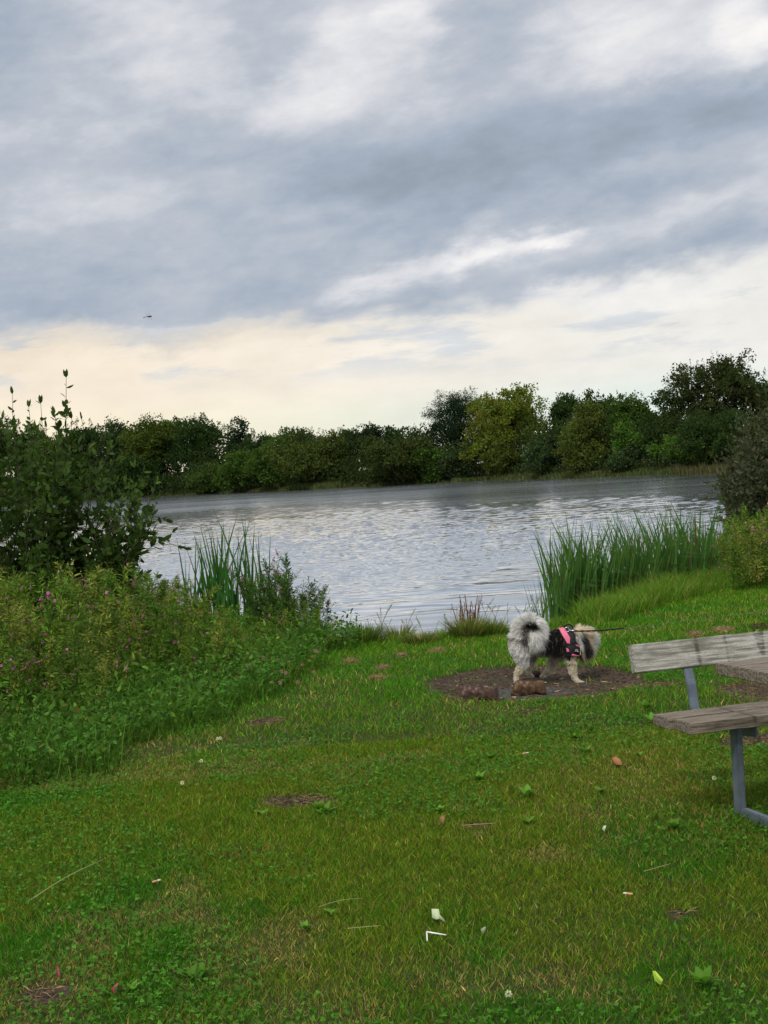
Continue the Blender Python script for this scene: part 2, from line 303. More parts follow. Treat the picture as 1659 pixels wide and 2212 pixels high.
# ------------------------------------------------------------------ far bank trees
def far_tree(label, x, top, base, w, Y, c, kind='round', dens=1., name='broadleaf_tree', group='trees and shrubs on the far bank'):
    yw = 200.
    for _ in range(8): yw = float(farf(aty(x, base, yw)[0]))
    Y = yw + (2.2 if name == 'waterside_shrub' else 4. if kind == 'bush' else 9+.45*max(0, Y-yw-8))
    B = aty(x, base, Y); zt = aty(x, top, Y)[2]; bx, by = B[0], Y; bz = float(gz(bx, by)); h = zt-bz; r = w/2*Y/F*1.16
    root = empty(name, (bx, by, bz)); tag(root, label, 'bush' if name.endswith(('shrub', 'bush')) else 'tree', group)
    T = MA(); Lf = MA(); s = Y/F*2.16       # one render pixel in metres
    low = kind in ('bush',)
    zc, zr = (h*.46, h*.54) if low else (h*.50, h*.51)
    if kind == 'pine': zc, zr = h*.6, h*.42; r *= 1.15
    nl = int({'bush': 16, 'round': 20, 'open': 26, 'pine': 60}[kind]*(1+.3*(w > 120)))
    tr = .020*h if not low else .014*h
    tp = np.array([[0, 0, -.3], [.02*h, 0, h*.25], [-.01*h, .02*h, h*.5], [.01*h, 0, h*.8]]); tube(T, tp, [tr, tr*.8, tr*.55, tr*.15], 7, (.05, .042, .035))
    lobes = []
    for i in range(nl):
        v = rvec(1)[0]; q = rng.random()**.35
        ctr = np.array([v[0]*r*.72*q, v[1]*r*.72*q, zc+v[2]*zr*.76*q])
        lr = min(r, zr)*rng.uniform(.28, .46)
        if kind == 'pine':
            lv = rng.random()**.8; rr = r*(1-.60*lv)*1.0; a = rng.uniform(0, 2*PI); ctr = np.array([math.cos(a)*rr*rng.uniform(.2, 1), math.sin(a)*rr*rng.uniform(.2, 1), h*(.22+.70*lv)]); lr = r*rng.uniform(.22, .36)
        lobes.append((ctr, lr))
        st = np.array([0, 0, max(.1*h, ctr[2]*.5)]); md = (st+ctr)/2+np.array([0, 0, -.04*h]); tube(T, [st, md, ctr], [tr*.4, tr*.28, tr*.08], 4, (.05, .042, .035), False)
    area = (2*r)*(2*zr)*.8
    if kind == 'pine': dens = 2.0
    nclump = int(np.clip(area/(.55*s*9)**2*dens*3.0, 200, 1000))
    csz = 4.0*s
    wts = np.array([l[1]**2 for l in lobes]); wts /= wts.sum(); pick = rng.choice(len(lobes), nclump, p=wts)
    LC = np.array([l[0] for l in lobes])[pick]; LR = np.array([l[1] for l in lobes])[pick]
    d = rvec(nclump); d[:, 2] = np.abs(d[:, 2])*.35 + d[:, 2]*.65; d = unit(d)
    P = LC + d*(LR*rng.uniform(.55, 1.12, nclump))[:, None]*np.array([1, 1, .95 if kind != 'pine' else .7])
    P[:, 2] = np.maximum(P[:, 2], .1)
    # a few sprigs that break the outline
    cc = vary(c, nclump, .15, .06)
    K = 34 if kind != 'open' else 32
    n = nclump*K; rad = (csz*rng.uniform(.6, 1.35, nclump)).repeat(K)[:, None]
    o = rng.normal(size=(n, 3))*.5; o[:, 2] *= .85 if kind != 'pine' else .6
    LP = P.repeat(K, 0)+o*rad
    D = unit(rvec(n)+P.repeat(K, 0)*0+unit(o)*.7+np.array([0, 0, .25])); S = unit(np.cross(D, rvec(n)))
    sz = s*rng.uniform(1.1, 2.3, n)*(1. if kind != 'pine' else .8)
    leaf4(Lf, LP, D, S, sz*1.3, sz*(.95 if kind != 'pine' else .35), cc.repeat(K, 0)*np.exp(rng.normal(0, .13, (n, 1))))
    nt = 26 if not low else 12                       # protruding top shoots
    a = rng.uniform(0, 2*PI, nt); q = rng.random(nt)**.5*.95; sb = np.c_[np.cos(a)*q*r, np.sin(a)*q*r, zc+zr*np.sqrt(np.maximum(0, 1-q**2))*.80]
    if kind == 'pine': sb = LC[rng.choice(len(LC), nt)]+np.array([0, 0, .6])*LR[0]
    for b in sb:
        hh = h*rng.uniform(.03, .085); kk = 14; t = rng.random(kk)[:, None]; pp = b+np.array([rng.normal(0, .25), rng.normal(0, .25), 1])*hh*t+rng.normal(size=(kk, 3))*s*.8*(1.2-t)
        DD = unit(rvec(kk)+np.array([0, 0, .9])); leaf4(Lf, pp, DD, unit(np.cross(DD, rvec(kk))), s*1.5, s*.8, vary(c, kk, .2))
    T.build('trunk', M['bark'], root); Lf.build('crown', M['far'], root)
    return root
DG = (.034, .064, .018); MG = (.056, .105, .020); YG = (.125, .155, .024); OL = (.060, .098, .022); GG = (.045, .072, .028); BG = (.068, .135, .022); PN = (.018, .038, .018); BR = (.066, .092, .022)
FT = [ # label, x, top, base, w, dist, colour, kind, name
 ('dark tree at the far left edge of the far bank', -20, 880, 1075, 150, 246, DG, 'round', 'broadleaf_tree'),
 ('dark loose tree behind the left tall sallow shoot on the far bank', 75, 905, 1078, 110, 252, DG, 'open', 'broadleaf_tree'),
 ('dark tree just right of the tallest sallow shoot on the far bank', 185, 896, 1075, 105, 250, DG, 'round', 'broadleaf_tree'),
 ('greyish dark tree with thin twiggy top on the left far bank', 262, 908, 1073, 95, 246, GG, 'open', 'broadleaf_tree'),
 ('dull green tree with even top beside the yellowish tree on the left far bank', 128, 930, 1080, 120, 238, OL, 'round', 'broadleaf_tree'),
 ('yellowish green tree left of the tall dark pair on the far bank', 345, 902, 1070, 150, 237, (.065, .095, .017), 'round', 'broadleaf_tree'),
 ('tall dark tree with lacy crown above the rounded waterside shrub', 440, 890, 1066, 130, 238, DG, 'open', 'broadleaf_tree'),
 ('narrow dark tree with ragged top right of the lacy dark tree', 518, 898, 1062, 72, 236, PN, 'round', 'broadleaf_tree'),
 ('small dark tree in the dip of the left treeline', 562, 924, 1058, 62, 232, GG, 'round', 'broadleaf_tree'),
 ('low dark shrub hanging over the water behind the sallow', 285, 985, 1072, 150, 229, DG, 'bush', 'waterside_shrub'),
 ('low dark shrub behind the sallow at the left of the far shore', 130, 985, 1077, 190, 236, DG, 'bush', 'waterside_shrub'),
 ('rounded mid green shrub leaning to the water left of centre', 455, 988, 1064, 120, 224, (.05, .08, .02), 'bush', 'waterside_shrub'),
 ('dark green waterside shrub beneath the tree line dip', 530, 965, 1060, 100, 222, MG, 'bush', 'waterside_shrub'),
 ('tall dense dark green shrub with rounded top left of the brownish tree', 592, 930, 1057, 92, 216, MG, 'bush', 'waterside_shrub'),
 ('wide brownish olive tree with drooping side at the water left of centre', 683, 917, 1055, 175, 209, BR, 'bush', 'broadleaf_tree'),
 ('pale thin topped tree rising behind the wide olive tree', 650, 915, 1050, 130, 226, OL, 'open', 'broadleaf_tree'),
 ('dark pointed tree standing behind the gap in the centre treeline', 797, 908, 1050, 88, 205, PN, 'round', 'broadleaf_tree'),
 ('thin dark tree right of the pointed tree in the centre treeline', 842, 915, 1048, 66, 203, DG, 'open', 'broadleaf_tree'),
 ('faint thin topped tree between the olive tree and the pointed tree', 748, 922, 1050, 70, 212, OL, 'open', 'broadleaf_tree'),
 ('dark small tree behind the big rounded centre shrub', 905, 930, 1044, 70, 200, DG, 'open', 'broadleaf_tree'),
 ('big rounded grey green shrub leaning left over the water at the centre', 858, 935, 1049, 200, 184, (.05, .07, .02), 'bush', 'waterside_shrub'),
 ('dark green shrub filling the bank left of the pine', 935, 955, 1043, 110, 182, MG, 'bush', 'waterside_shrub'),
 ('dark bluish pine with stepped pointed crown', 990, 846, 1036, 150, 186, PN, 'pine', 'pine_tree'),
 ('rounded dark grey green bush at the foot of the pine', 1000, 966, 1037, 90, 175, GG, 'bush', 'waterside_shrub'),
 ('big yellow green oak with uneven domed crown right of the pine', 1108, 832, 1030, 195, 172, YG, 'round', 'oak_tree'),
 ('low yellow green growth at the foot of the big oak', 1085, 960, 1031, 120, 166, (.07, .09, .018), 'bush', 'waterside_shrub'),
 ('grey green shrub between the big oak and the olive rounded tree', 1178, 935, 1029, 95, 158, GG, 'bush', 'waterside_shrub'),
 ('dark slender tree right behind the shoulder of the big oak', 1232, 838, 1025, 70, 172, DG, 'round', 'broadleaf_tree'),
 ('dark green tree with knobbly top in the middle of the right treeline', 1290, 836, 1024, 110, 166, (.04, .065, .018), 'open', 'broadleaf_tree'),
 ('mid green tree with spiky top right of the knobbly tree', 1362, 834, 1022, 110, 162, MG, 'round', 'broadleaf_tree'),
 ('olive yellow rounded tree with a brownish twiggy hollow', 1276, 880, 1025, 140, 148, (.080, .105, .024), 'bush', 'broadleaf_tree'),
 ('fresh green young tree right of the olive rounded tree', 1352, 905, 1022, 72, 146, BG, 'bush', 'young_tree'),
 ('dark grey green bush on the bank below the fresh green young tree', 1345, 965, 1023, 95, 141, GG, 'bush', 'waterside_shrub'),
 ('dark tree crown left of the tallest domed tree', 1420, 890, 1020, 110, 156, DG, 'round', 'broadleaf_tree'),
 ('dark full tree at the left shoulder of the tallest domed tree', 1462, 825, 1015, 105, 150, DG, 'round', 'broadleaf_tree'),
 ('tallest tree on the right with wide domed open crown showing branches', 1556, 752, 1005, 205, 146, (.045, .062, .02), 'open', 'broadleaf_tree'),
 ('dark lower tree beneath the tallest domed tree', 1565, 880, 1010, 190, 142, DG, 'bush', 'broadleaf_tree'),
 ('dark tree at the right edge of the far treeline', 1665, 788, 1005, 120, 148, DG, 'round', 'broadleaf_tree'),
 ('bright green low shrub on the marshy bank left of the right one', 1462, 936, 1008, 110, 131, BG, 'bush', 'bank_shrub'),
 ('pale green rounded shrub on the marshy bank beside the right bush', 1520, 924, 1012, 100, 130, (.06, .095, .022), 'bush', 'bank_shrub'),
 ('dark green shrub on the marshy bank behind the right bush', 1600, 915, 1012, 130, 130, MG, 'bush', 'bank_shrub')]
for (lb, x, tp, bs, w, Yd, c, kd, nm) in FT: far_tree(lb, x, tp, bs, w, Yd, c, kd, name=nm)
# undergrowth and marsh reeds along the far bank
U = MA(); n = 120000; xx = rng.uniform(-100, 65, n); yy = farf(xx)+np.where(xx < 6, rng.uniform(.2, 11, n), rng.uniform(2, 13, n))+rng.random(n)**3*8; hz = rng.random(n)**1.1*(1.4+3.6*vnoise(xx*.3, yy*.1, 4))*np.where(yy-farf(xx) > 7, 1.5, 1)*np.where((xx > 14)&(yy-farf(xx) < 6), .2, 1)
P = np.c_[xx, yy, gz(xx, yy)+hz]; D = unit(rvec(n)+[0, 0, .6]); s = yy/F*2.16
leaf4(U, P, D, unit(np.cross(D, rvec(n))), s*2.6, s*1.8, vary((.028, .045, .014), n, .25)); tag(U.build('bank_undergrowth', M['far']), 'dark undergrowth filling the foot of the trees on the far bank', kind='stuff')
U = MA()
for (x0, x1, dn, hh, c) in ((8.0, 13.5, 700, .5, (.06, .085, .025)), (12, 27, 2000, .45, (.065, .085, .028)), (25, 36, 1600, .7, (.09, .085, .038)), (-12, -5, 900, .9, (.06, .08, .025))):
    n = dn*2; xx = rng.uniform(x0, x1, n); yy = farf(xx)+rng.uniform(-.9, 2.5, n); P = np.c_[xx, yy, np.maximum(gz(xx, yy), WL)-.05]; s = yy/F*2.16
    D = unit(np.c_[rng.normal(0, .15, n), rng.normal(0, .15, n), np.ones(n)]); S = unit(np.c_[rng.normal(size=n), rng.normal(size=n)*.3, np.zeros(n)])
    blade(U, P, D, S, hh*rng.uniform(.4, 1.15, n), s*.8, np.c_[rng.normal(0, .1, n), rng.normal(0, .1, n), np.zeros(n)], vary(c, n, .3))
tag(U.build('marsh_reeds', M['reed']), 'strip of pale and green marsh reeds along the far waterline', kind='stuff')
# bare grey branches of the leaning shrub
# ------------------------------------------------------------------ shrubs with real shoots (sallows)
def shoot_shrub(root, tips, base, spread, leafL, c, twig=9, per=9, nm=('branch', 'foliage')):
    T = MA(); Lf = MA(); base = np.array(base)
    for (tp, side) in tips:
        b = base+np.array([rng.normal(0, spread), rng.normal(0, spread), 0]); b[2] = base[2]-.05; tp = np.array(tp)
        hgt = tp[2]-b[2]; c1 = b+(tp-b)*np.array([.75, .75, .35]); t = np.linspace(0, 1, 9)[:, None]
        pts = (1-t)**2*b+2*t*(1-t)*c1+t*t*tp; pts[1:-1] += rng.normal(0, .012, (7, 3))
        ln = np.linalg.norm(tp-b); tube(T, pts, np.linspace(.014, .002, 9)*(.5+.5*ln/2.5), 5, (.055, .05, .035), False)
        segs = [(pts, .30 if ln > 1.4 else .15, 1., int(19*ln))]
        for k in range(int(twig*ln/1.6)):
            f = rng.uniform(.25, .9)*8; i = int(f); p0 = pts[i]+(pts[i+1]-pts[i])*(f-i); dr = unit(pts[i+1]-pts[i]+rvec(1)[0]*.95+np.array([0, 0, .15])); L = rng.uniform(.18, .42)*min(1, ln/1.5)
            tt = np.linspace(0, 1, 4)[:, None]; q = p0+dr*L*tt+np.array([0, 0, .12*L])*tt**2; tube(T, q, np.linspace(.004, .0015, 4), 4, (.06, .06, .035), False); segs.append((q, .05, 1., per))
        for (q, a, bb, n) in segs:
            tt = np.sort(rng.uniform(a, bb, n)); f = tt*(len(q)-1); i = np.minimum(f.astype(int), len(q)-2); P = q[i]+(q[i+1]-q[i])*(f-i)[:, None]
            ax_ = unit(q[i+1]-q[i]); an = np.arange(n)*2.4+rng.uniform(0, 6); A = unit(np.cross(ax_, [0.3, 1, .2])); Bv = np.cross(ax_, A)
            out = A*np.cos(an)[:, None]+Bv*np.sin(an)[:, None]; D = unit(out*.8+ax_*.62+rng.normal(0, .15, (n, 3))); S = unit(np.cross(D, ax_)+rng.normal(0, .75, (n, 3))); S = unit(S-D*(S*D).sum(1)[:, None])
            sc_ = leafL*rng.uniform(.7, 1.15, n)*(1-.35*tt**3); leaf6(Lf, P, D, S, sc_, sc_*.46, vary(c, n, .2, .07), -.1)
            m1 = np.array([q[-1]]*2); D = unit(ax_[-1]+rng.normal(0, .25, (2, 3))); leaf6(Lf, m1, D, unit(np.cross(D, rvec(2))), leafL*.8, leafL*.3, vary(c, 2, .2), 0)
    loc = np.array(root.location)
    for mm in (T, Lf): mm.V = [v-loc for v in mm.V]
    T.build(nm[0], M['bark'], root); Lf.build(nm[1], M['leaf'], root)
YS = 14.5
sb = aty(60, 1430, YS); sb[2] = gz(sb[0], YS)
r = empty('sallow_shrub', sb); tag(r, 'big leafy sallow shrub with upright shoots at the left edge in front of the water', 'shrub')
tips = []
for (x, y) in [(143, 816), (27, 852), (88, 872), (62, 880), (118, 895), (-30, 850), (-60, 880), (155, 905), (5, 905), (200, 935), (235, 960), (180, 950), (250, 1000), (100, 925), (60, 930), (30, 935), (150, 950),
               (335, 1045), (310, 1020), (340, 1080), (322, 1105), (300, 1130), (290, 1010), (270, 1060), (250, 1110), (300, 1165), (270, 1190), (240, 1180), (335, 1055), (220, 1050), (318, 1140)]:
    tips.append((aty(x, y, YS+rng.uniform(-.5, .5)), 0))
for k in range(44):
    x = rng.uniform(-170, 300); ylo = np.interp(x, [-170, 0, 140, 200, 260, 300], [900, 925, 930, 970, 1030, 1090]); y = rng.uniform(ylo, 1230); tips.append((aty(x, y, YS+rng.uniform(-.8, .8)), 0))
shoot_shrub(r, tips, sb, .22, .11, (.052, .094, .020), 7, 7)
YB = 27.
sb = aty(1660, 1170, YB); sb[2] = gz(sb[0], YB)
r = empty('sallow_shrub', sb); tag(r, 'dark grey leaved sallow bush at the right edge beside the reeds', 'shrub')
tips = []
for (x, y) in [(1655, 835), (1640, 850), (1612, 868), (1600, 885), (1622, 880), (1580, 925), (1572, 950), (1560, 985), (1552, 1015), (1553, 1050), (1560, 1085), (1590, 905), (1670, 820), (1700, 830), (1548, 1000)]:
    tips.append((aty(x, y, YB+rng.uniform(-.6, .6)), 0))
for k in range(110):
    x = rng.uniform(1565, 1760); ylo = np.interp(x, [1565, 1600, 1640, 1760], [970, 900, 860, 840]); tips.append((aty(x, rng.uniform(ylo, 1150), YB+rng.uniform(-1.2, 1.2)), 0))
shoot_shrub(r, tips, sb, .35, .12, (.070, .082, .045), 9, 9)
# ------------------------------------------------------------------ cattails
def cattail(nl, h, seed, c=(.035, .115, .020), bw=.0145):
    root = empty('cattail_plant'); Lf = MA(); rs = np.random.default_rng(seed)
    for i in range(nl):
        L = h*rs.uniform(.65, 1.08); a = rs.uniform(0, 2*PI); ln = rs.uniform(.04, .36)*L; d = np.array([math.cos(a), math.sin(a)*.6, 0]); b = np.array([rs.normal(0, .05), rs.normal(0, .04), -.08])
        t = np.linspace(0, 1, 6); pts = b+np.c_[np.zeros(6), np.zeros(6), t*L]+d*(ln*t**1.8)[:, None]
        if rs.random() < .12: kb = (t > .55); pts[kb] += np.outer((t[kb]-.55)*L, np.array([math.cos(a)*.7, math.sin(a)*.5, -1.1]))
        w = bw*np.array([.9, 1, 1., .85, .55, .02])*rs.uniform(.75, 1.2); sa = rs.uniform(-.9, .9); S = np.array([math.cos(sa), math.sin(sa), 0]); cc = np.array(c)*math.exp(rs.normal(0, .22))*np.exp(rs.normal(0, .08, 3))
        if rs.random() < .10: cc = np.array((.13, .10, .045))
        V = np.empty((12, 3)); V[0::2] = pts-S*w[:, None]; V[1::2] = pts+S*w[:, None]; q = [(2*k, 2*k+1, 2*k+3, 2*k+2) for k in range(5)]; Lf.add(V, q, None, cc)
    Lf.build('leaf_blades', M['reed'], root)
    return root
CT = [cattail(7, 1.62, 100+k) for k in range(5)]; CR = [cattail(8, 1.35, 200+k, (.072, .160, .034), .0125) for k in range(5)]
GL = 'cattails in the clump left of the open water'; GR = 'cattails in the long stand right of the dog'
LL = 'cattail plant with long dark green blades in the clump left of the open water'; LR_ = 'cattail plant with upright green blades in the long stand at the right waterline'
def place(arr, used, P, rz, sc, label, cat, group):
    k = random.randrange(len(arr)); o = arr[k]
    if k in used: o = dup(o, P, rz, sc)
    else: used.add(k); o.location = Vector([float(v) for v in P]); o.rotation_euler = (0, 0, rz); o.scale = (sc,)*3
    if cat == 'willowherb': o.rotation_euler = (random.gauss(0, .17), random.gauss(0, .17), rz)
    tag(o, label, cat, group); return o
used = set()
for i in range(24):
    x = rng.normal(474, 28) if i < 20 else rng.uniform(395, 570); y = 19.9+rng.normal(0, .35); P = aty(x, 1340, y); P[2] = WL-.02
    place(CT, used, P, rng.uniform(0, 6.28), float(np.clip(rng.normal(.93, .10)*(1-abs(x-490)/600), .45, 1.06)), LL, 'cattail', GL)
for (x, y_, s_) in ((325, 19.3, .62), (352, 19.4, .66), (376, 19.6, .55), (582, 20.1, .86), (560, 20, .8), (405, 19.6, .8), (598, 20.1, .7)):
    P = aty(x, 1340, y_); P[2] = WL-.02; place(CT, used, P, rng.uniform(0, 6.28), s_, LL, 'cattail', GL)
used = set()
for i in range(205):
    t = rng.random()**.9; x = 1172+t*430+rng.normal(0, 8); Yc = np.interp(x, [1160, 1240, 1330, 1440, 1540, 1620], [17.4, 17.9, 18.8, 20.2, 21.6, 23.2])+abs(rng.normal(.1, .5)); P = aty(x, 1200, Yc); P[2] = max(WL-.03, float(gz(P[0], Yc)))
    tpx = np.interp(x, [1160, 1200, 1260, 1330, 1420, 1490, 1560], [1150, 1105, 1095, 1100, 1080, 1068, 1090]); zt_ = EYE-(tpx-(1012+(830-x)*.063))*Yc/F; place(CR, used, P, rng.uniform(0, 6.28), float((zt_-P[2])/1.35*rng.uniform(.72, 1.03)), LR_, 'cattail', GR)
for x in (1161, 1176, 1150, 1168): P = aty(x, 1330, 17.4+rng.uniform(-.2, .2)); P[2] = WL; place(CR, used, P, rng.uniform(0, 6), rng.uniform(.45, .62), LR_, 'cattail', GR)
for x in (1600, 1625, 1650, 1585, 1640, 1612): P = aty(x, 1130, 22.5); P[2] = gz(P[0], 22.5); place(CR, used, P, rng.uniform(0, 6), rng.uniform(.9, 1.1), LR_, 'cattail', GR)
# ------------------------------------------------------------------ willowherb
def herb(seed, h, c, flowers=True, bushy=1.):
    rs = np.random.default_rng(seed); root = empty('willowherb_plant'); St = MA(); Lf = MA(); Fl = MA(); Sd = MA()
    t = np.linspace(0, 1, 8); bend = rs.normal(0, .14, 2); pts = np.c_[bend[0]*t**2*h, bend[1]*t**2*h, t*h]; tube(St, pts, np.linspace(.0045, .0015, 8), 5, (.07, .075, .03), False)
    def leaves(pts, a, b, n, L, cc):
        f = np.linspace(a, b, n)*(len(pts)-1); i = np.minimum(f.astype(int), len(pts)-2); P = pts[i]+(pts[i+1]-pts[i])*(f-i)[:, None]; ax_ = unit(pts[i+1]-pts[i])
        an = np.arange(n)*2.0+rs.uniform(0, 6); A = unit(np.cross(ax_, [.2, 1, .1])); Bv = np.cross(ax_, A); out = A*np.cos(an)[:, None]+Bv*np.sin(an)[:, None]
        D = unit(out+ax_*rs.uniform(.1, .9, (n, 1))+rs.normal(0, .15, (n, 3))); S = unit(np.cross(D, ax_)+rs.normal(0, .6, (n, 3))); S = unit(S-D*(S*D).sum(1)[:, None])
        LL_ = L*rs.uniform(.7, 1.2, n)*(1-.45*np.linspace(a, b, n)); k = np.exp(rs.normal(0, .22, (n, 1))); leaf6(Lf, P, D, S, LL_, LL_*.24, np.array(cc)*k*np.exp(rs.normal(0, .07, (n, 3))), -.1)
    leaves(pts, .08, .98, int(84*h*bushy), .115, c)
    nb = int(15*bushy*h+2); tops = [pts]
    for k in range(nb):
        f = rs.uniform(.12, .92)*7; i = int(f); p0 = pts[i]+(pts[i+1]-pts[i])*(f-i); a = rs.uniform(0, 6.28); L = rs.uniform(.14, .32)*(1.2-f/9)
        tt = np.linspace(0, 1, 4)[:, None]; d = np.array([math.cos(a), math.sin(a), 0]); q = p0+d*L*.95*tt+np.array([0, 0, 1])*L*.75*tt**1.5; tube(St, q, np.linspace(.0025, .001, 4), 3, (.08, .08, .035), False)
        leaves(q, .1, 1, 14, .068, np.array(c)*1.12); tops.append(q)
    for q in tops:                       # upright seed pods and a few flowers
        n = 5; P = q[-1]-(q[-1]-q[-2])*rs.uniform(0, 1.6, (n, 1)); D = unit(unit(q[-1]-q[-2])+rs.normal(0, .45, (n, 3))+[0, 0, .3]); S = unit(np.cross(D, rs.normal(size=(n, 3))))
        blade(Sd, P, D, S, rs.uniform(.03, .06, n), .0028, np.zeros((n, 3)), np.array((.17, .16, .07))*np.exp(rs.normal(0, .25, (n, 1))))
        if flowers and rs.random() < .16:
            for _ in range(rs.integers(1, 3)):
                ctr = q[-1]+rs.normal(0, .014, 3); ax_ = unit(rs.normal(size=3)+[0, -.6, .4]); A = unit(np.cross(ax_, [.1, .2, 1])); Bv = np.cross(ax_, A); an = np.arange(4)*PI/2+rs.uniform(0, 2)
                D = A*np.cos(an)[:, None]+Bv*np.sin(an)[:, None]+ax_*.25; leaf4(Fl, np.repeat(ctr[None], 4, 0), unit(D), unit(np.cross(D, ax_)), .019, .018, np.array((.60, .13, .47))*math.exp(rs.normal(0, .2)), 0)
    St.build('stem', M['leaf'], root); Lf.build('foliage', M['leaf'], root); Sd.build('seed_fluff', M['leaf'], root)
    if Fl.V: Fl.build('blossom', M['petal'], root)
    return root
HC = [(.115, .205, .026), (.15, .22, .030), (.09, .175, .024), (.18, .22, .040), (.11, .19, .028), (.08, .155, .026), (.21, .24, .05)]
HB = [herb(300+k, 1.0, HC[k], k != 4) for k in range(7)]; hu = set(); HT = [herb(340+k, 1.0, [(.05, .11, .022), (.07, .14, .026), (.045, .10, .02)][k], True, 1.3) for k in range(3)]; tu = set()
def polyin(x, y, poly):
    x = x+.50*(vnoise(np.asarray(x)*3+20, np.asarray(y)*1.5, 51)-.5)+.12*(vnoise(np.asarray(x)*9+20, np.asarray(y)*5, 52)-.5)
    ins = np.zeros(np.shape(x), bool); n = len(poly)
    for i in range(n):
        (x0, y0), (x1, y1) = poly[i], poly[(i+1) % n]; c_ = ((y0 > y) != (y1 > y)) & (x < (x1-x0)*(y-y0)/(y1-y0+1e-12)+x0); ins ^= c_
    return ins
e = [atz(0, 1640), atz(150, 1600), atz(300, 1545), atz(420, 1500), atz(520, 1460), atz(640, 1420), atz(715, 1395)]
THK = [(-4.2, 8.3)]+[(p[0], p[1]) for p in e]+[(-.75, 16.6), (-1.2, 17.4), (-3, 17.8), (-5.6, 18), (-5.6, 12)]
e2 = [atz(0, 1720), atz(200, 1670), atz(350, 1600), atz(520, 1540), atz(640, 1470), atz(700, 1430), atz(745, 1392)]
THK2 = [(-4.2, 7.6)]+[(p[0], p[1]) for p in e2]+[(-.45, 16.8), (-1.2, 17.6), (-3, 18), (-5.6, 18), (-5.6, 12)]
hl = 'green willowherb plant with small pink flowers in the thick patch on the left bank'; hg = 'willowherb plants in the patch on the left bank'
def hmax(x, y):       # height of the plants over the patch, from what the patch's outline shows
    px = 830+x/y*F
    t = np.interp(px, [-200, 0, 200, 330, 430, 520, 580, 660, 710], [1205, 1225, 1205, 1235, 1290, 1330, 1300, 1260, 1300])
    hor = 1012+(830-px)*.063
    return EYE-(t-hor)*y/F
placed = []
tries = 0
while len(placed) < 280 and tries < 20000:
    tries += 1; x = rng.uniform(-5, -.5); y = 9+8.6*rng.random()**.9
    if not polyin(x, y, THK): continue
    px = 830+x/y*F
    if px < -150 or any((x-a)**2+(y-b)**2 < .018*(y/11) for a, b in placed): continue
    hm = float(hmax(x, y)); dfront = max(0., y-np.interp(px, [-200, 0, 150, 350, 500, 640, 715], [8.2, 9, 9.6, 10.8, 12, 13.3, 14.5]))
    h = min(hm, .34+.30*dfront if px < 430 else .36+.22*dfront)*rng.uniform(.82, 1.04)
    if 440 < px < 560: h *= .8
    if h < .2 or gz(x, y) < -.15: continue
    placed.append((x, y)); place(HB, hu, (x, y, gz(x, y)), rng.uniform(0, 6.28), float(h/1.0), hl, 'willowherb', hg)
for (x, y, hh) in [(575, 16.2, .74), (600, 16.0, .78), (622, 16.1, .82), (640, 16, .70), (590, 15.6, .66), (612, 15.5, .7), (560, 15.8, .6), (650, 15.6, .5)]+[(590+k*7, 15.3+(k % 3)*.3, .55+.05*(k % 4)) for k in range(8)]:
    y -= .75; P = aty(x, 1350, y); P[2] = gz(P[0], y); place(HT, tu, P, rng.uniform(0, 6), hh*1.08, 'tall willowherb plant in the tuft standing against the water right of the cattail clump', 'willowherb', 'willowherb plants in the tuft against the water')
for (x, y, hh) in [(682, 16.3, .66), (697, 16.4, .74), (690, 16.0, .62), (672, 16.1, .52), (705, 16.2, .55)]:
    y -= 1.05; P = aty(x, 1350, y); P[2] = gz(P[0], y); place(HT, tu, P, rng.uniform(0, 6), hh*.95, 'willowherb plant in the small separate tuft nearest the open water', 'willowherb', 'willowherb plants in the small separate tuft')
for k in range(56):
    x = rng.uniform(1570, 1730); y = rng.uniform(17.0, 20.5); P = aty(x, 1200, y); P[2] = gz(P[0], y)
    tpz = np.interp(x, [1560, 1600, 1660, 1740], [1200, 1130, 1100, 1090]); hh = EYE-(tpz-968)*y/F+.15; place(HB, hu, P, rng.uniform(0, 6), float(max(.45, hh*rng.uniform(.7, 1.0))), 'willowherb plant with pink flowers in the patch at the right edge below the dark bush', 'willowherb', 'willowherb plants at the right edge')
# ------------------------------------------------------------------ lawn grass and covers
def wedge(n, y0, y1, pw=1.):
    y = y0+(y1-y0)*rng.random(n)**pw; x = rng.uniform(-1, 1, n)*(.262*y+.55); return x, y
def grass_pick(x, y):
    n = len(x); a = fbm(x*.9+3, y*.6, 21, 4); b = fbm(x*2.6, y*1.8+7, 22, 4); 
    px = 830+x/y*F; 
    yel = np.clip(sstep(.38, .56, a)*.95+sstep(.45, .62, b)*.55, 0, 1); dry = sstep(.52, .72, fbm(x*1.7+20, y*1.3, 23, 4))
    # the trodden, drier right-hand part near the table
    dryz = sstep(1.0, .0, np.hypot((x-1.25)/.95, (y-7.6)/2.2)); fz = 1-.6*sstep(8.2, 10.5, y); dry = np.clip(dry*fz+dryz*.5, 0, 1); yel = np.clip(yel*fz+dryz*.8, 0, 1)
    g1 = np.array((.056, .185, .013)); g2 = np.array((.155, .205, .020)); g3 = np.array((.34, .26, .10))
    r = rng.random(n)
    c = np.where((r < yel*.75)[:, None], g2, g1); c = np.where((rng.random(n) < dry*.45+.05)[:, None], g3, c)
    c = c*(1+.22*sstep(8, 11, y))[:, None]
    return c*np.exp(rng.normal(0, .38, (n, 1)))*np.exp(rng.normal(0, .07, (n, 3))), dry
